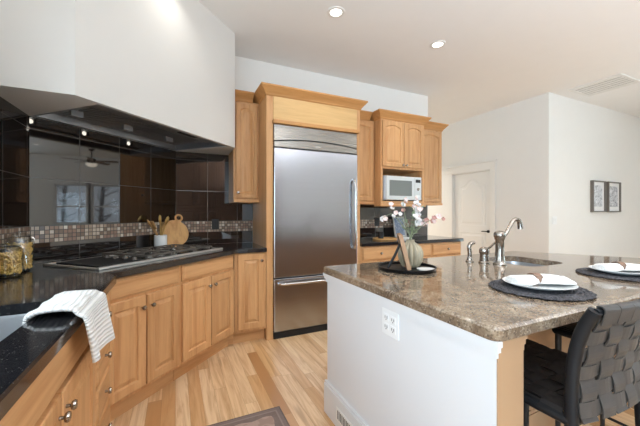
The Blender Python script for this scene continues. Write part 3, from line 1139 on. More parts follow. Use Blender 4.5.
t = upper('microwave_cabinet', 'deeper maple cabinet with two arched doors above an open microwave niche', 2.295, .70, 3.15)
wc = .70
MB().box(0, .03, 0, .458, UB, UT + .005).build('side_panel', M['maple'], t)
MB().box(wc - .03, wc, 0, .458, UB, UT + .005).build('side_panel', M['maple'], t)
MB().box(.03, wc - .03, 0, .458, 1.815, UT + .005).build('carcass', M['maple'], t)
MB().box(.03, wc - .03, .0, .458, UB, 1.412).build('shelf', M['maple_h'], t)
MB().box(.03, wc - .03, .44, .458, 1.412, 1.815).build('back_panel', M['maple'], t)
MB().box(-.016, wc + .016, -.018, .12, UB - .028, UB, .006).build('light_rail', M['maple_h'], t)
cab_door(t, .02, wc / 2 - .004, 1.84, UT - .015, (wc / 2 - .028, 1.868), .032, .05)
cab_door(t, wc / 2 + .004, wc - .02, 1.84, UT - .015, (wc / 2 + .028, 1.868), .032, .05)
crown(t, 0, wc, .458, 2.425)

t = upper('upper_cabinet', 'narrow arched door maple upper cabinet at the right end of the back wall', 2.997, .462, 3.29)
MB().box(0, .462, 0, .318, UB + .03, UT + .005).build('carcass', M['maple'], t)
MB().box(0, .462, -.018, .318, UB, UB + .03, .006).build('light_rail', M['maple_h'], t)
cab_door(t, .05, .442, UB + .045, UT - .02, (.08, UB + .10), .028, .05)
crown(t, .067, .462, .318, 2.425, False, True)

# microwave
t = thing('microwave_oven', 'silver grey microwave oven in the niche of the maple cabinet', 'microwave', (2.345, 3.118, 1.412))
mw, mh, md = .575, .315, .40
MB().box(0, mw, .02, md, .012, mh, .006).build('oven_case', plain('pale blue grey enamel', (205, 209, 214), .4), t)
for xx in (.04, mw - .04):
    for yy in (.06, md - .05):
        MB().lathe([(.012, 0), (.012, .013)], (xx, yy, 0), 10).build('foot', M['black'], t)
d = MB().box(.012, mw * .80, .0, .021, .014, mh - .002, .006).build('door', M['silver_plastic'], t)
MB().box(.06, mw * .80 - .045, -.002, .004, .065, mh - .055, .01).build('door_window', plain('grey mesh window', (120, 124, 120), .25), d)
c = MB().box(mw * .80 + .002, mw, .0, .021, .014, mh - .002, .006).build('control_panel', M['silver_plastic'], t)
MB().box(mw * .83, mw - .018, -.002, .003, mh - .075, mh - .035).build('display', M['black'], c)
MB().lathe([(.02, .002), (.018, -.012), (.012, -.014)], (mw * .90, 0, .155), 16, 'y').build('dial', M['nickel'], c, True)
MB().box(mw * .85, mw - .03, -.003, .003, .05, .08, .003).build('button', M['plastic'], c)

# base cabinets right of the refrigerator
labs = ['maple base cabinet nearest the refrigerator on its right side', 'maple base cabinet below the microwave cabinet, behind the vase', 'maple base cabinet at the right end of the back counter']
for k in range(3):
    t = thing('base_cabinet', labs[k], 'cabinet', (1.905 + k * .533, 3.0, 0))
    base_carcass(t, .531, .60)
    cab_drawer(t, .018, .513, .715, .862, (.2655, .79))
    cab_door(t, .018, .261, .145, .70, (.23, .64)); cab_door(t, .270, .513, .145, .70, (.30, .64))

# tall pantry added out of view to darken the back tile reflection
t = thing('added_pantry', 'tall dark walnut pantry with paired doors, added to darken the back tile reflection', 'cabinet', (2.38, -2.2, 0), PI)
MB().box(0, 2.5, 0, .6, .1, 2.9).build('carcass', M['walnut'], t)
MB().box(.001, 2.499, .05, .6, 0, .1).build('toe_kick', M['walnut'], t)
for k in range(4):
    for z0, z1, kz in ((.13, 1.36, 1.2), (1.38, 2.85, 1.5)):
        dd = cab_door(t, .02 + k * .615, .625 + k * .615, z0, z1, ((.575 if k % 2 == 0 else .07) + k * .615, kz))
        dd.data.materials[0] = M['walnut']

# items on the back counter
def frame_art(name, label, loc, rotz, w, h, d, fm, art, lean=0.0, mat_w=.02, fw=.012):
    t = thing(name, label, 'picture frame', loc, rotz)
    X = Matrix.Rotation(-lean, 4, 'X')
    f = MB()
    for a, b, c_, e in ((-w / 2, -w / 2 + fw, 0, h), (w / 2 - fw, w / 2, 0, h), (-w / 2 + fw, w / 2 - fw, 0, fw), (-w / 2 + fw, w / 2 - fw, h - fw, h)):
        f.box(a, b, -d, 0, c_, e)
    f.xf(X).build('frame', fm, t)
    MB().box(-w / 2 + fw, w / 2 - fw, -d * .5, -.001, fw, h - fw).xf(X).build('mat_board', M['paper'], t)
    MB().box(-w / 2 + fw + mat_w, w / 2 - fw - mat_w, -d * .5 - .001, -d * .5, fw + mat_w * 1.3, h - fw - mat_w * 1.0).xf(X).build('print', art, t)
    return t
def art_mat(name, a, b, c, sc):
    q = NT(name)
    f = q.noise(q.coords((sc, sc, sc)), 1.0, 5, 0.65, 2.0)
    q.color(q.ramp(f, [(0.36, lin(a)), (0.50, lin(b)), (0.60, lin(c))]))
    q.set(Roughness=.5)
    return q.m
frame_art('framed_print', 'small framed blue grey print leaning on the back counter behind the vase', (2.87, 3.475, CT1 + .001), 0, .20, .29, .018, plain('pale grey frame', (182, 178, 168), .45), art_mat('blue grey print', (92, 106, 128), (122, 134, 152), (168, 174, 184), 14), math.radians(12), .006, .014)
tag(MB().lathe([(.15, 0), (.155, .006), (.155, .016), (.148, .020), (.145, .012), (.02, .010)], n=40).build('serving_tray', M['board'], None, True, loc=(2.44, 3.26, CT1 + .0005)), 'round wooden tray lying on the back counter behind the easel', 'tray')
tag(MB().lathe([(.03, .0), (.035, .005), (.036, .085), (.033, .085), (.031, .01), (.01, .008)], n=24).build('tumbler', plain('smoky black glaze', (40, 38, 38), .2), None, True, loc=(2.40, 3.29, CT1 + .0115)), 'small dark tumbler standing on the round wooden tray', 'tumbler')
# folded white cloth beside
mb = MB()
mb.box(-.07, .07, -.05, .05, 0, .012, .005); mb.box(-.062, .065, -.045, .045, .0125, .026, .006)
tag(mb.build('folded_cloth', M['napkin'], None, loc=(2.70, 3.17, CT1 + .0005), rotz=.2), 'folded white cloth on the back counter in front of the framed print', 'cloth')

# ------------------------------------------------------------------ island
IX0, IY0, IY1 = .85, .602, 1.79
t = thing('kitchen_island', 'white panelled kitchen island base under the brown granite top', 'island', (0.87, IY0, 0))
ox, oy = 0.87, IY0
def ib(mb, x0, x1, y0, y1, z0, z1, b=0.0):
    return mb.box(x0 - ox, x1 - ox, y0 - oy, y1 - oy, z0, z1, b)
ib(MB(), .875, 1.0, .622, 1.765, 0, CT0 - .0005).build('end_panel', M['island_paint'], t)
ib(MB(), .996, 1.003, .6215, 1.04, 0, .84).build('inner_panel', M['shaded_cream'], t)
ib(MB(), .877, 1.0, .618, .6215, 0.0, CT0 - .04).build('end_post', M['shaded_cream'], t)
ib(ib(ib(ib(MB(), 1.0, 2.80, 1.04, 1.06, 0, CT0 - .0005), 1.0, 2.80, 1.745, 1.765, 0, CT0 - .0005), 1.0, 1.02, 1.06, 1.745, 0, CT0 - .0005), 2.78, 2.80, 1.06, 1.745, 0, CT0 - .0005).build('cabinet_body', M['shaded_cream'], t)
ib(MB(), 2.67, 2.80, .622, 1.04, 0, CT0 - .0005).build('end_panel', M['shaded_cream'], t)
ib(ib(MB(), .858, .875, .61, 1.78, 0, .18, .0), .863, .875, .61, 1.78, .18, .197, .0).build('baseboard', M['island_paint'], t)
ib(ib(MB(), 1.003, 2.67, 1.024, 1.04, 0, .18), 1.003, 2.67, 1.030, 1.04, .18, .197).build('back_baseboard', M['shaded_cream'], t)
cm = MB()
for zz0, zz1, o_ in ((.825, .845, .008), (.845, .862, .016), (.862, CT0 - .0005, .021)):
    ib(cm, .875 - o_, .875, .622 - o_, 1.765 + o_, zz0, zz1)
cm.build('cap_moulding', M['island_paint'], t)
cm2 = MB()
for zz0, zz1, o_ in ((.825, .845, .003), (.845, .862, .006), (.862, CT0 - .0005, .010)):
    ib(cm2, .877, 1.0 + o_, .6205 - o_, .6205, zz0, zz1)
cm2.build('front_moulding', M['shaded_cream'], t)
# granite top with a cut-out for the prep sink
PS = (2.03, 2.43, 1.20, 1.60)
r = .03
poly = []
for k in range(5):
    a = PI + PI / 2 * k / 4
    poly.append((IX0 + r + r * math.cos(a), IY0 + r + r * math.sin(a)))
poly += [(3.40, IY0), (3.40, .93), (3.16, 1.13), (2.74, 1.79)]
for k in range(5):
    a = PI / 2 + PI / 2 * k / 4
    poly.append((IX0 + r + r * math.cos(a), IY1 - r + r * math.sin(a)))
mb = slab_with_hole(poly, rrect(PS[0], PS[1], PS[2], PS[3], .09, 6), CT0, CT1, .008)
tag(mb.build('island_countertop', M['granite']), 'polished brown granite countertop covering the white kitchen island', 'countertop')
s = thing('prep_sink', 'round cornered stainless prep sink sunk in the brown granite island', 'sink', ((PS[0] + PS[1]) / 2, (PS[2] + PS[3]) / 2, .70))
o_, l_ = basin(-.20, .20, -.20, .20, .18, 0.0, .09)
MB().loops(o_ + l_).build('basin', M['sink_steel'], s, True)
MB().lathe([(.04, .001), (.04, .004), (.02, .005)], (0, 0, 0), 20).build('drain', M['chrome'], s, True)

# faucet, lever valve and side sprayer
FXp, FYp = 1.935, 1.35
t = thing('kitchen_faucet', 'tall brushed nickel faucet with a curved spout on the island', 'faucet', (FXp, FYp, CT1 + .0003), -.12)
MB().lathe([(.040, 0), (.040, .006), (.034, .014), (.029, .05), (.026, .10), (.026, .160), (.031, .168), (.031, .176), (.036, .184), (.036, .200), (.031, .214), (.016, .222), (.004, .224)], n=24).build('faucet_body', M['nickel'], t, True)
MB().tube([(.02, 0, .185), (.05, 0, .200), (.085, 0, .245), (.115, 0, .285), (.145, 0, .298), (.170, 0, .285), (.180, 0, .255), (.182, 0, .232)], [.012, .012, .012, .0125, .013, .0145, .0165, .0175], 14, 5).build('spout', M['nickel'], t, True)
t = thing('faucet_handle', 'nickel lever valve standing between the faucet and the sprayer', 'faucet handle', (1.905, 1.44, CT1 + .0003), -.35)
MB().lathe([(.036, 0), (.036, .006), (.029, .014), (.027, .06), (.031, .066), (.032, .085), (.028, .098), (.014, .108), (.004, .110)], n=24).build('valve_body', M['nickel'], t, True)
MB().tube([(.0, 0, .088), (.04, 0, .105), (.075, 0, .135), (.10, 0, .150)], [.010, .008, .007, .009], 10, 4).build('lever', M['nickel'], t, True)
t = thing('side_sprayer', 'small nickel side sprayer left of the lever valve', 'sprayer', (1.862, 1.52, CT1 + .0003), -.3)
MB().lathe([(.027, 0), (.027, .006), (.020, .012), (.017, .03), (.014, .035)], n=20).build('sprayer_base', M['nickel'], t, True)
MB().tube([(0, 0, .03), (0, 0, .07), (-.004, 0, .105), (.01, 0, .128), (.035, 0, .132)], [.013, .015, .014, .014, .012], 12, 4).build('spray_head', M['nickel'], t, True)

# outlet and register on the island end
def quad_plate(label, loc, rotz):
    t = thing('wall_outlet', label, 'outlet', loc, rotz)
    MB().box(-.057, .057, -.006, 0, -.058, .058, .002).build('cover_plate', M['plastic'], t)
    for gx in (-.024, .024):
        for zz in (-.021, .021):
            f = MB().box(gx - .017, gx + .017, -.008, -.005, zz - .015, zz + .015, .004).build('socket', M['plastic'], t)
            MB().box(gx - .009, gx - .005, -.0088, -.0078, zz - .005, zz + .007).box(gx + .005, gx + .009, -.0088, -.0078, zz - .005, zz + .007).box(gx - .003, gx + .003, -.0088, -.0078, zz - .012, zz - .007).build('slot', plain('socket grey', (120, 118, 116), .5), f)
    return t
quad_plate('white double outlet plate on the white island end panel', (.8748, 1.125, .766), -PI / 2)
t = thing('floor_register', 'white slotted heating register in the island baseboard', 'vent', (.8575, 1.475, .052), -PI / 2)
fr_ = MB().box(-.13, .13, -.004, 0, .0, .075, .002)
fr_.build('register_frame', M['trim'], t)
sl_ = MB()
for k in range(14):
    sl_.box(-.115 + k * .0165, -.107 + k * .0165, -.0046, -.0039, .012, .062)
sl_.build('slots', M['black'], t)

# ------------------------------------------------------------------ tray group on the island
TX, TY = 1.265, 1.475
tag(MB().lathe([(.150, 0), (.168, .004), (.172, .020), (.167, .021), (.161, .007), (.01, .006)], (0, 0, 0), 48).build('round_tray', M['black_metal'], None, True, loc=(TX, TY, CT1 + .0005)), 'round black metal tray holding the vase on the granite island', 'tray')
tz = CT1 + .0073
VX, VY = TX + .055, TY + .03
tv = NT('sage glazed stoneware')
tv.color(tv.mix(tv.noise(tv.coords((6, 6, 2)), 2, 4), lin((134, 122, 100)), lin((174, 162, 136))))
tv.set(Roughness=.4)
vase = MB().lathe([(.040, 0), (.052, .004), (.070, .035), (.078, .070), (.077, .095), (.066, .122), (.046, .142), (.028, .152), (.024, .162), (.026, .168), (.022, .168), (.020, .16), (.02, .15), (.03, .13), (.03, .03), (.01, .02)], n=84, lobes=14, amp=.14)
tag(vase.build('flower_vase', tv.m, None, True, loc=(VX, VY, tz)), 'bulbous ribbed sage green vase holding blossom sprigs on the black tray', 'vase')
petal_mats = [plain('white petals', (244, 238, 234), .6), plain('blush petals', (234, 210, 203), .6), plain('dusty rose petals', (194, 148, 136), .6)]
stem_m = plain('sage stems', (132, 140, 108), .6)
leaf_m = plain('grey green leaves', (120, 132, 100), .6)
def sprig(label, tipv, bend, mats, nfl, seed, leaves=3):
    """tip and bend offsets in the view frame: right, up, depth"""
    rnd = random.Random(seed)
    t = thing('blossom_sprig', label, 'flower sprig', (VX, VY, tz + .06), 0, 'blossom sprigs in the vase')
    ca, sa = math.cos(math.radians(-25)), math.sin(math.radians(-25))
    def wv(p):
        r_, u_, dd = p
        return Vector((r_ * ca - dd * sa, r_ * sa + dd * ca, u_ + .115))
    b0 = Vector((rnd.uniform(-.008, .008), rnd.uniform(-.008, .008), 0))
    b1 = Vector((rnd.uniform(-.006, .006), rnd.uniform(-.006, .006), .115))
    mid, tip = wv(bend), wv(tipv)
    pts = [b0, b1, b1.lerp(mid, .5) + Vector((0, 0, .01)), mid, mid.lerp(tip, .55) + Vector((0, 0, .008)), tip]
    MB().tube(pts, [.0028, .0026, .0024, .002, .0017, .0012], 6, 4).build('stem', stem_m, t, True)
    for k in range(nfl):
        f = 1 - k * .5 / max(1, nfl - 1) if nfl > 1 else 1
        i = f * 2
        base_p = mid.lerp(tip, max(0, (f - .35) / .65))
        c = base_p + Vector((rnd.uniform(-.016, .016), rnd.uniform(-.016, .016), rnd.uniform(-.008, .014)))
        fm = MB()
        nrm = Vector((rnd.uniform(-.8, .8), rnd.uniform(-1.2, -.2), rnd.uniform(0, 1))).normalized()
        q = nrm.to_track_quat('Z', 'Y').to_matrix().to_4x4()
        sz = rnd.uniform(.015, .023)
        for p_ in range(5):
            a = 2 * PI * p_ / 5
            rt = Matrix.Translation(c) @ q @ Matrix.Rotation(a, 4, 'Z') @ Matrix.Rotation(-.55, 4, 'Y')
            pet = MB()
            w_ = sz * .55
            pet.add([(0, 0, 0), (sz * .5, -w_, .001), (sz, -w_ * .55, .003), (sz * 1.1, 0, .004), (sz, w_ * .55, .003), (sz * .5, w_, .001), (sz * .55, 0, -.003),
                     (0, 0, -.0015), (sz * .55, 0, -.0055)],
                    [(0, 1, 6), (1, 2, 6), (2, 3, 6), (3, 4, 6), (4, 5, 6), (5, 0, 6), (7, 8, 1), (1, 8, 2), (2, 8, 3), (3, 8, 4), (4, 8, 5), (5, 8, 7)], rt)
            fm.v, base_i = fm.v + pet.v, len(fm.v)
            fm.f += [tuple(base_i + j for j in ff) for ff in pet.f]
        fm.build('blossom', petal_mats[mats[k % len(mats)]], t, fix=False)
    for k in range(leaves):
        c = b1.lerp(mid, .35 + .3 * k)
        d = Vector((rnd.uniform(-1, 1), rnd.uniform(-1, 1), rnd.uniform(.2, .9))).normalized() * .055
        sd = d.cross(Vector((0, 0, 1))).normalized() * .012
        MB().add([c, c + d * .5 + sd, c + d, c + d * .5 - sd, c + d * .5 + Vector((0, 0, .003))], [(0, 1, 4), (1, 2, 4), (2, 3, 4), (3, 0, 4), (0, 3, 2, 1)]).build('leaf', leaf_m, t, fix=False)
sprig('blush blossom sprig arching far left and drooping out of the sage vase', (-.19, .115, -.02), (-.11, .15, 0), [0, 1], 3, 1, 1)
sprig('upper left pale pink blossom sprig, above the easel, in the sage vase', (-.125, .20, 0), (-.06, .13, 0), [1, 0], 4, 2, 1)
sprig('tall thin blossom sprig leaning slightly left over the sage vase mouth', (-.045, .245, .02), (-.03, .14, .01), [1, 0, 2], 3, 3, 2)
sprig('tallest blush blossom sprig straight above the sage vase', (.04, .235, 0), (.015, .14, 0), [1, 0, 0], 6, 4, 4)
sprig('white blossom sprig leaning right, largest cluster in the sage vase', (.062, .185, .0), (.03, .10, 0), [0, 0, 0, 1], 10, 5, 6)
sprig('low white blossom sprig at the right shoulder of the sage vase', (.035, .12, -.05), (.02, .07, -.02), [0], 6, 6, 6)
sprig('dusty rose blossom sprig reaching far right from the sage vase', (.195, .125, .0), (.10, .10, 0), [2, 1, 2], 6, 7, 2)
sprig('short rose blossom sprig under the far right one in the sage vase', (.115, .095, .03), (.06, .07, .02), [2, 1], 4, 8, 2)

# little easel stand with framed board seen nearly edge on
t = thing('easel_frame', 'wooden framed board propped on a small black easel on the tray', 'easel', (TX - .03, TY - .03, tz), math.radians(56))
lean = Matrix.Rotation(math.radians(-14), 4, 'X')
f = MB()
ww, hh = .15, .205
for a, b, c_, e in ((-ww / 2, -ww / 2 + .014, 0, hh), (ww / 2 - .014, ww / 2, 0, hh), (-ww / 2 + .014, ww / 2 - .014, 0, .014), (-ww / 2 + .014, ww / 2 - .014, hh - .014, hh)):
    f.box(a, b, -.022, 0, c_, e)
f.xf(Matrix.Translation((0, 0, .006)) @ lean).build('frame', plain('tan frame wood', (160, 122, 88), .5), t)
MB().box(-ww / 2 + .014, ww / 2 - .014, -.016, -.002, .014, hh - .014).xf(Matrix.Translation((0, 0, .006)) @ lean).build('picture', M['dark_wood'], t)
e = MB()
e.tube([(0, .035, .150), (0, .065, .08), (0, .105, .005)], [.007, .008, .008], 8)
e.build('easel_leg', M['black'], t, True)
MB().box(-.05, .05, -.03, .015, 0, .006).build('easel_ledge', M['black'], t)
tag(MB().lathe([(.03, 0), (.05, .003), (.054, .009), (.05, .010), (.03, .006), (.01, .005)], n=28).build('white_saucer', M['white'], None, True, loc=(TX + .055, TY - .105, tz)), 'small white saucer at the front of the black tray', 'saucer')

# ------------------------------------------------------------------ place settings
def rope_mat():
    mb = MB()
    n = 72
    for k in range(10):
        R_ = .018 + k * .0185
        nn = max(16, int(n * R_ / .19))
        pts = []
        for i in range(nn + 1):
            a = 2 * PI * i / nn
            wob = .0040 * math.sin(i * 2.4 + k)
            pts.append(((R_ + wob) * math.cos(a), (R_ + wob) * math.sin(a), .006 + .0018 * math.sin(i * PI)))
        mb.tube(pts, .0098 if k < 9 else .0085, 6)
    for v in range(len(mb.v)):
        x, y, z = mb.v[v]
        mb.v[v] = (x, y, max(0.0, .55 * z + .003 + .0022 * math.sin(x * 310) * math.sin(y * 290)))
    return mb
def plate_mb():
    return MB().lathe([(.075, 0), (.080, .003), (.105, .006), (.136, .018), (.1375, .020), (.135, .021), (.104, .010), (.08, .007), (.01, .006)], n=56)
def napkin():
    t = []
    mb = MB()
    # rolled linen gathered at the ring : flattened lofted tube that flares at both ends
    lps = []
    N = 24
    for k in range(25):
        s_ = k / 24
        x = -.125 + .25 * s_
        q = (s_ - .42)
        w = .027 + (.050 if q < 0 else .060) * min(1, abs(q) / .40) ** .8
        w *= math.sqrt(max(.02, 1 - max(0, (abs(s_ - .5) - .40) / .105) ** 2))
        hgt = .029 - .010 * min(1, abs(q) / .5)
        lp = []
        for i in range(N):
            a = 2 * PI * i / N
            rip = 1 + .16 * math.cos(a * 6 + 1.0) * min(1, abs(q) * 3)
            zc = math.sin(a) * hgt * (rip if math.sin(a) > 0 else .42)
            drop = .010 * max(0, abs(q) - .35)
            lp.append((x, math.cos(a) * w, .014 + zc - drop))
        lps.append(lp)
    return mb.loops(lps)
def ring_mb():
    mb = MB()
    lps = []
    for x, r_ in ((-.017, 1.0), (-.017, 1.12), (.017, 1.12), (.017, 1.0)):
        lps.append([(x, math.cos(2 * PI * i / 28) * .0285 * r_, .0200 + math.sin(2 * PI * i / 28) * .0262 * r_ * (1 if i < 14 else .66)) for i in range(28)])
    lps.append(lps[0])
    return mb.loops(lps, False, False).xf(Matrix.Translation((-.02, 0, 0)))
spots = [(1.455, .835, .03, ''), (2.20, .835, -.03, '')]
names = [('nearer', 'closer to the island corner'), ('farther', 'at the right edge of the photo')]
mats = {}
for i, (x, y, rz, _) in enumerate(spots):
    desc = ['nearer', 'farther'][i]
    where = ['in front of the visible woven stool', 'at the right edge of the photo'][i]
    protos = [('placemat', rope_mat, M['jute'], 0.0005, 'round dark braided placemat %s' % where, 'placemat', 'round placemats on the island'),
              ('dinner_plate', plate_mb, M['white'], .0145, 'white dinner plate on the braided placemat %s' % where, 'plate', 'white plates on the island'),
              ('linen_napkin', napkin, M['napkin'], .0265, 'white linen napkin gathered on the plate %s' % where, 'napkin', 'napkins on the plates'),
              ('napkin_ring', ring_mb, M['napkin_ring'], .0265, 'brown woven napkin ring on the plate %s' % where, 'napkin ring', 'napkin rings on the plates')]
    for nm, fn, mt, dz, lb, ct, gp in protos:
        if i == 0:
            o = fn().build(nm, mt, None, True)
            mats[nm] = o
        else:
            o = mats[nm].copy()
            COL.objects.link(o)
        o.location = (x, y, CT1 + dz)
        o.rotation_euler = (0, 0, rz - (.0 if nm in ('placemat', 'dinner_plate') else .28))
        tag(o, lb, ct, gp)

# ------------------------------------------------------------------ woven bar stools
SH = .67
def ribbon(pts, sides, nrm, hw, th):
    """pts centre line, sides unit side vectors, nrm normals"""
    lps = []
    for p, s_, n_ in zip(pts, sides, nrm):
        lps.append([tuple(p - s_ * hw - n_ * th), tuple(p + s_ * hw - n_ * th), tuple(p + s_ * hw + n_ * th), tuple(p - s_ * hw + n_ * th)])
    return lps
def stool():
    t = thing('bar_stool', '', 'stool', (0, 0, 0), 0, 'woven leather stools along the island')
    Wd, Df, Yb = .225, .20, -.215       # half width, front y, rear y
    def back(u, v):
        """u -1..1 across, v 0..1 up the back"""
        z = .655 + v * .325
        y = Yb - .021 * max(0, 1 - 3 * v) - .003 - .055 * max(0.0, v) ** 1.6 - .020 * (1 - u * u)
        return Vector((u * (Wd - .01), y, z))
    for sx in (-1, 1):
        x = sx * (Wd - .008)
        MB().tube([(sx * (Wd + .004), Yb - .035, .0), (x, Yb - .012, .35), (x, Yb, SH - .02), (x, Yb - .004, .80), (x, Yb - .025, .91), (x, Yb - .058, .985)], [.013, .016, .018, .018, .018, .017], 12, 5).build('rear_post', M['post_leather'], t, True)
        xf_ = sx * (Wd - .0)
        MB().tube([(xf_, Df - .012, 0), (xf_, Df - .015, SH - .03)], [.011, .015], 10).build('front_leg', M['black'], t, True)
        MB().tube([(xf_, Df - .012, .075), (sx * (Wd), Yb - .03, .075)], .008, 8).build('side_stretcher', M['black'], t, True)
        MB().tube([(sx * (Wd + .002), Df, SH - .03), (sx * (Wd - .006), Yb, SH - .03)], .017, 10).build('seat_rail', M['post_leather'], t, True)
    MB().tube([(-Wd, Df - .012, .22), (Wd, Df - .012, .22)], .008, 8).build('footrest', M['black'], t, True)
    MB().tube([(-Wd, Df, SH - .03), (Wd, Df, SH - .03)], .017, 10).build('front_rail', M['post_leather'], t, True)
    MB().tube([(-Wd, Yb, SH - .03), (Wd, Yb, SH - .03)], .016, 10).build('rear_rail', M['post_leather'], t, True)
    MB().tube([tuple(back(-1 + .2 * k, 1.0)) for k in range(11)], .010, 10).build('top_rail', M['post_leather'], t, True)
    # woven seat
    mb = MB()
    n1, n2 = 6, 6
    for i in range(n1):
        y = Yb + .02 + (Df - Yb - .03) * (i + .5) / n1
        pts, sd, nr = [], [], []
        for k in range(n2 * 4 + 1):
            x = -Wd - .012 + (2 * Wd + .024) * k / (n2 * 4)
            z = SH - .008 + .0045 * math.cos(PI * (k / 4 - .5) + PI * i)
            if k in (0, n2 * 4):
                z = SH - .03
            pts.append(Vector((x, y, z))); sd.append(Vector((0, 1, 0))); nr.append(Vector((0, 0, 1)))
        mb.loops(ribbon(pts, sd, nr, .031, .0016))
    for j in range(n2):
        x = -Wd + .012 + (2 * Wd - .024) * (j + .5) / n2
        pts, sd, nr = [], [], []
        for k in range(n1 * 4 + 1):
            y = Yb + .005 + (Df - Yb + .006) * k / (n1 * 4)
            z = SH - .008 - .0045 * math.cos(PI * (k / 4 - .5) + PI * j)
            if k == n1 * 4:
                z = SH - .032
            pts.append(Vector((x, y, z))); sd.append(Vector((1, 0, 0))); nr.append(Vector((0, 0, 1)))
        mb.loops(ribbon(pts, sd, nr, .033, .0016))
    mb.build('woven_seat', M['seat_leather'], t)
    # woven back
    mb = MB()
    rows, cols = 6, 6
    for i in range(rows):
        v = (i + .5) / rows
        pts, sd, nr = [], [], []
        K = cols * 4
        for k in range(K + 1):
            u = -1.0 + 2.0 * k / K
            p = back(u, v)
            dv = (back(u, min(1, v + .02)) - back(u, v - .02)).normalized()
            du = (back(u + .02, v) - back(u - .02, v)).normalized()
            n_ = du.cross(dv).normalized()
            p = p + n_ * (.005 * math.cos(PI * (k / 4 - .5) + PI * i))
            pts.append(p); sd.append(dv); nr.append(n_)
        mb.loops(ribbon(pts, sd, nr, .021, .0017))
    for j in range(cols):
        pts, sd, nr = [], [], []
        K = rows * 4
        for k in range(K + 1):
            v = -.03 + 1.02 * k / K
            u = -1 + 2 * (j + .5) / cols + .045 * math.sin(2.0 * v + j)
            p = back(u, v)
            dv = (back(u, v + .02) - back(u, v - .02)).normalized()
            du = (back(u + .02, v) - back(u - .02, v)).normalized()
            n_ = du.cross(dv).normalized()
            p = p - n_ * (.005 * math.cos(PI * (k / 4 - .5) + PI * j))
            pts.append(p); sd.append(du); nr.append(n_)
        top = back(u, 1.0)
        for q in range(1, 7):
            a = PI * q / 6
            w_ = n_ * (-.013 * math.cos(a)) + dv * (.013 * math.sin(a))
            pts.append(top + w_ + dv * .004); sd.append(du); nr.append((w_ * -1).normalized())
        for q in (.95, .90):
            pts.append(back(u, q) + n_ * .013); sd.append(du); nr.append(-n_)
        mb.loops(ribbon(pts, sd, nr, .031, .0017))
    mb.build('woven_back', M['strap'], t)
    return t
st = stool()
st['label'] = 'black woven leather bar stool nearest the camera, its basket weave back in view'
st.location = (1.285, .735, 0)
c = copy_tree(st)
c['label'] = 'second black woven bar stool tucked under the counter behind the near one'
c.location = (2.045, .76, 0)

# ------------------------------------------------------------------ rug
RX0, RX1, RY0, RY1 = .0, .612, .15, 1.935
o = MB()
o.box(-(RX1 - RX0) / 2, (RX1 - RX0) / 2, -(RY1 - RY0) / 2, (RY1 - RY0) / 2, 0.0005, .009, .003)
tag(o.build('runner_rug', rug_mat((RX1 - RX0) / 2, (RY1 - RY0) / 2), None, loc=((RX0 + RX1) / 2, (RY0 + RY1) / 2, 0)), 'muted brown patterned runner rug on the plank floor by the island', 'rug')

# ------------------------------------------------------------------ wall frames, switch, vent
fm = plain('taupe frame', (112, 105, 97), .45)
frame_art('framed_print', 'left of two slim framed botanical prints on the white dining wall', (6.375, 2.739, 1.275), 0, .40, .52, .045, fm, art_mat('grey botanical sketch', (150, 150, 152), (206, 208, 210), (230, 231, 232), 9), 0, .055, .020)
frame_art('framed_print', 'right of two slim framed botanical prints on the white dining wall', (6.875, 2.739, 1.275), 0, .42, .52, .045, fm, art_mat('dark botanical sketch', (120, 122, 126), (190, 193, 197), (226, 227, 229), 12), 0, .055, .020)
t = thing('light_switch', 'white double light switch plate near the white wall corner', 'light switch', (5.17, 2.7395, 1.15), 0)
MB().box(-.058, .058, -.006, 0, -.06, .06, .002).build('switch_plate', M['plastic'], t)
for gx in (-.023, .023):
    MB().box(gx - .016, gx + .016, -.010, -.005, -.032, .032, .003).build('rocker', M['plastic'], t)
t = thing('ceiling_vent', 'white slatted air return grille on the ceiling near the wall corner', 'vent', (5.46, 2.27, CEIL))
f = MB()
vx, vy = .28, .30
for a, b, c_, e in ((-vx, vx, -vy, -vy + .035), (-vx, vx, vy - .035, vy), (-vx, -vx + .035, -vy + .035, vy - .035), (vx - .035, vx, -vy + .035, vy - .035)):
    f.box(a, b, c_, e, -.014, -.0005, .003)
f.build('vent_frame', M['trim'], t)
MB().box(-vx + .02, vx - .02, -vy + .02, vy - .02, -.0022, -.0006).build('gap_shade', plain('grey gap shade', (168, 165, 160), .7), t)  # grey sheet painted in for the shade between the slats
for k in range(6):
    xx = -vx + .042 + k * .083
    MB().box(xx, xx + .060, -vy + .034, vy - .034, -.012, -.008).build('slat', M['trim'], t)

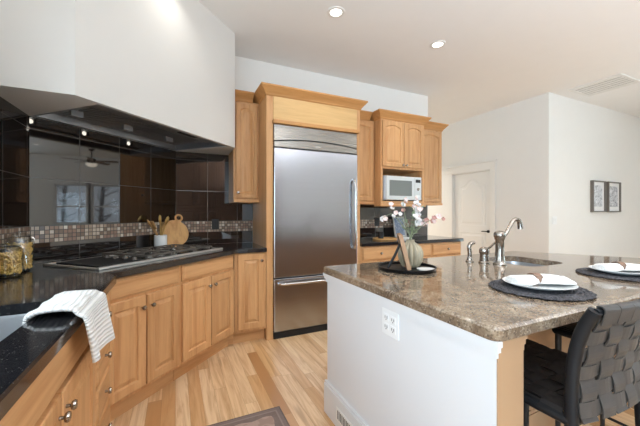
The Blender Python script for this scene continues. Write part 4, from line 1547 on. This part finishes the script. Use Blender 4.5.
# ------------------------------------------------------------------ recessed ceiling lights
cans = [(1.30, 2.45, 'left of two recessed ceiling lights above the refrigerator aisle'), (2.53, 2.46, 'right of two recessed ceiling lights, above the vase'),
        (.07, 2.45, 'recessed ceiling light close in front of the white hood'), 
        (1.30, .50, 'recessed ceiling light over the island corner'), (2.60, .60, 'recessed ceiling light over the far bar stool'), (.0, -.9, 'recessed ceiling light behind the sink run'),
        (4.56, 1.0, 'recessed dining ceiling light nearest the island end'), (5.37, 1.62, 'middle recessed dining ceiling light'), (6.9, .3, 'recessed ceiling light past the ceiling fan'),
        (3.0, -2.2, 'recessed ceiling light above the added brown sofa'), (6.0, -2.2, 'recessed ceiling light in the far living corner'),
        (4.22, 5.7, 'added ceiling light in the hallway, brightening the right wall and door')]  # hallway light is added to lift the right wall and door
for x, y, lb in cans:
    t = thing('recessed_light', lb, 'ceiling light', (x, y, CEIL), 0, 'recessed ceiling lights')
    MB().lathe([(.052, -.004), (.056, -.008), (.078, -.006), (.082, -.0005)], n=28, cap0=False, cap1=False).build('trim_ring', M['trim'], t, True)
    MB().lathe([(.054, -.003), (.054, -.0008)], n=24).build('lens', M['lamp'], t)
    d = bpy.data.lights.new('can_bulb', 'AREA')
    d.shape = 'DISK'; d.size = .10; d.energy = CAN_W['hall_fill' if y > 4 else 'hood' if (y > 2 and x < 1) else 'kitchen' if y > 2 else 'island' if x < 2.7 and y > -1 else 'dining']; d.color = CAN_C; d.spread = math.radians(115)
    o = bpy.data.objects.new('can_bulb', d)
    COL.objects.link(o)
    o.location = (0, 0, -.012)
    o.parent = t

# brown sofa added out of view to darken the refrigerator reflection
t = thing('added_sofa', 'added dark brown leather sofa behind the camera, darkening the refrigerator reflection', 'sofa', (1.9, -1.75, 0), 0)
lm = leather('brown leather', (74, 48, 36), (96, 64, 48))
MB().box(.2, 4.2, .06, .85, .08, .32, .03).build('sofa_base', lm, t)
MB().box(.2, 4.2, .0, .22, .10, .84, .06).build('backrest', lm, t)
for x in (0.0, 4.2):
    MB().box(x, x + .2, .0, .9, .06, .62, .05).build('armrest', lm, t)
for k in range(4):
    MB().box(.205 + k * .9985, 1.195 + k * .9985, .225, .88, .322, .46, .05).build('seat_cushion', lm, t)
    MB().box(.215 + k * .9985, 1.185 + k * .9985, .225, .40, .465, .80, .06).build('back_cushion', lm, t)
for x in (.06, 4.30):
    for y in (.06, .80):
        MB().box(x - .03, x + .03, y - .03, y + .03, 0, .08).build('leg', M['black'], t)

# two torchiere lamps added behind the camera to brighten the ceiling
def uplight(x, y, w, lb):
    t = thing('fill_lamp', lb, 'fill lamp', (x, y, 0))
    MB().lathe([(.15, 0), (.15, .015), (.03, .03), (.02, .04)], n=28).build('base', M['black_metal'], t, True)
    MB().lathe([(.013, .03), (.013, 1.80)], n=12).build('pole', M['black_metal'], t, True)
    MB().lathe([(.02, 1.79), (.10, 1.82), (.19, 1.90), (.195, 1.905), (.185, 1.90), (.09, 1.828), (.02, 1.80)], n=32).build('bowl_shade', M['white'], t, True)
    d = bpy.data.lights.new('fill_bulb', 'AREA')
    d.shape = 'DISK'; d.size = .30; d.energy = w; d.color = (0.86, 0.91, 1.0)
    o = bpy.data.objects.new('fill_bulb', d)
    COL.objects.link(o)
    o.location = (0, 0, 1.91); o.rotation_euler = (PI, 0, 0)
    o.parent = t
uplight(1.72, -1.35, UP_W[0], 'black torchiere added for ceiling fill, left end of the added sofa')
uplight(5.0, -1.1, UP_W[1], 'black torchiere added for ceiling fill, right end of the added sofa')

# ceiling fan in the dining area (seen reflected in the black tile)
t = thing('ceiling_fan', 'bronze ceiling fan with a lit glass bowl, reflected in the black tile', 'ceiling fan', (7.0, 1.47, CEIL), 0)
br_ = plain('bronze metal', (70, 56, 48), .4, .7)
MB().lathe([(.07, -.0005), (.06, -.05), (.014, -.06), (.014, -.26), (.09, -.27), (.11, -.30), (.11, -.36), (.06, -.40)], n=24).build('motor', br_, t, True)
MB().lathe([(.02, -.40), (.13, -.405), (.135, -.43), (.10, -.48), (.04, -.50), (.01, -.502)], n=24).build('light_bowl', M['fan_lamp'], t, True)
for k in range(5):
    a = 2 * PI * k / 5 + .5
    m = Matrix.Rotation(a, 4, 'Z') @ Matrix.Translation((0, 0, -.335)) @ Matrix.Rotation(.2, 4, 'X')
    MB().prism([(.09, -.02), (.20, -.055), (.62, -.07), (.66, -.05), (.66, .05), (.62, .07), (.20, .055), (.09, .02)], -.004, .004).xf(m).build('blade', M['dark_wood'], t)

# outside: snowy ground and bare trees beyond the dining windows
struct(MB().box(8.9, 22, -8, 10, -.5, -.3).build('ground_outside', plain('snowy ground', (225, 230, 236), .8)))
bark = plain('grey bark', (96, 92, 90), .9)
rn = random.Random(12)
for x, y, lb in ((11.2, .9, 'bare tree outside the dining windows, nearer'), (12.8, 2.6, 'bare tree outside the dining windows, farther left'), (12.4, -.6, 'bare tree outside the dining windows, farther right')):
    mb = MB()
    mb.tube([(0, 0, -.30), (.05, .03, 1.2), (0, .1, 2.6), (.1, 0, 4.0)], [.10, .08, .06, .03], 8, 3)
    for k in range(16):
        z = .7 + k * .19
        a = rn.random() * 2 * PI
        L_ = rn.uniform(.6, 1.3)
        p0 = Vector((.03, .05, z)); p1 = p0 + Vector((math.cos(a) * L_ * .5, math.sin(a) * L_ * .5, .25)); p2 = p0 + Vector((math.cos(a + .3) * L_, math.sin(a + .3) * L_, .35 + rn.uniform(0, .4)))
        mb.tube([p0, p1, p2], [.03, .02, .008], 6, 3)
    tag(mb.build('bare_tree', bark, None, True, loc=(x, y, 0)), lb, 'tree')
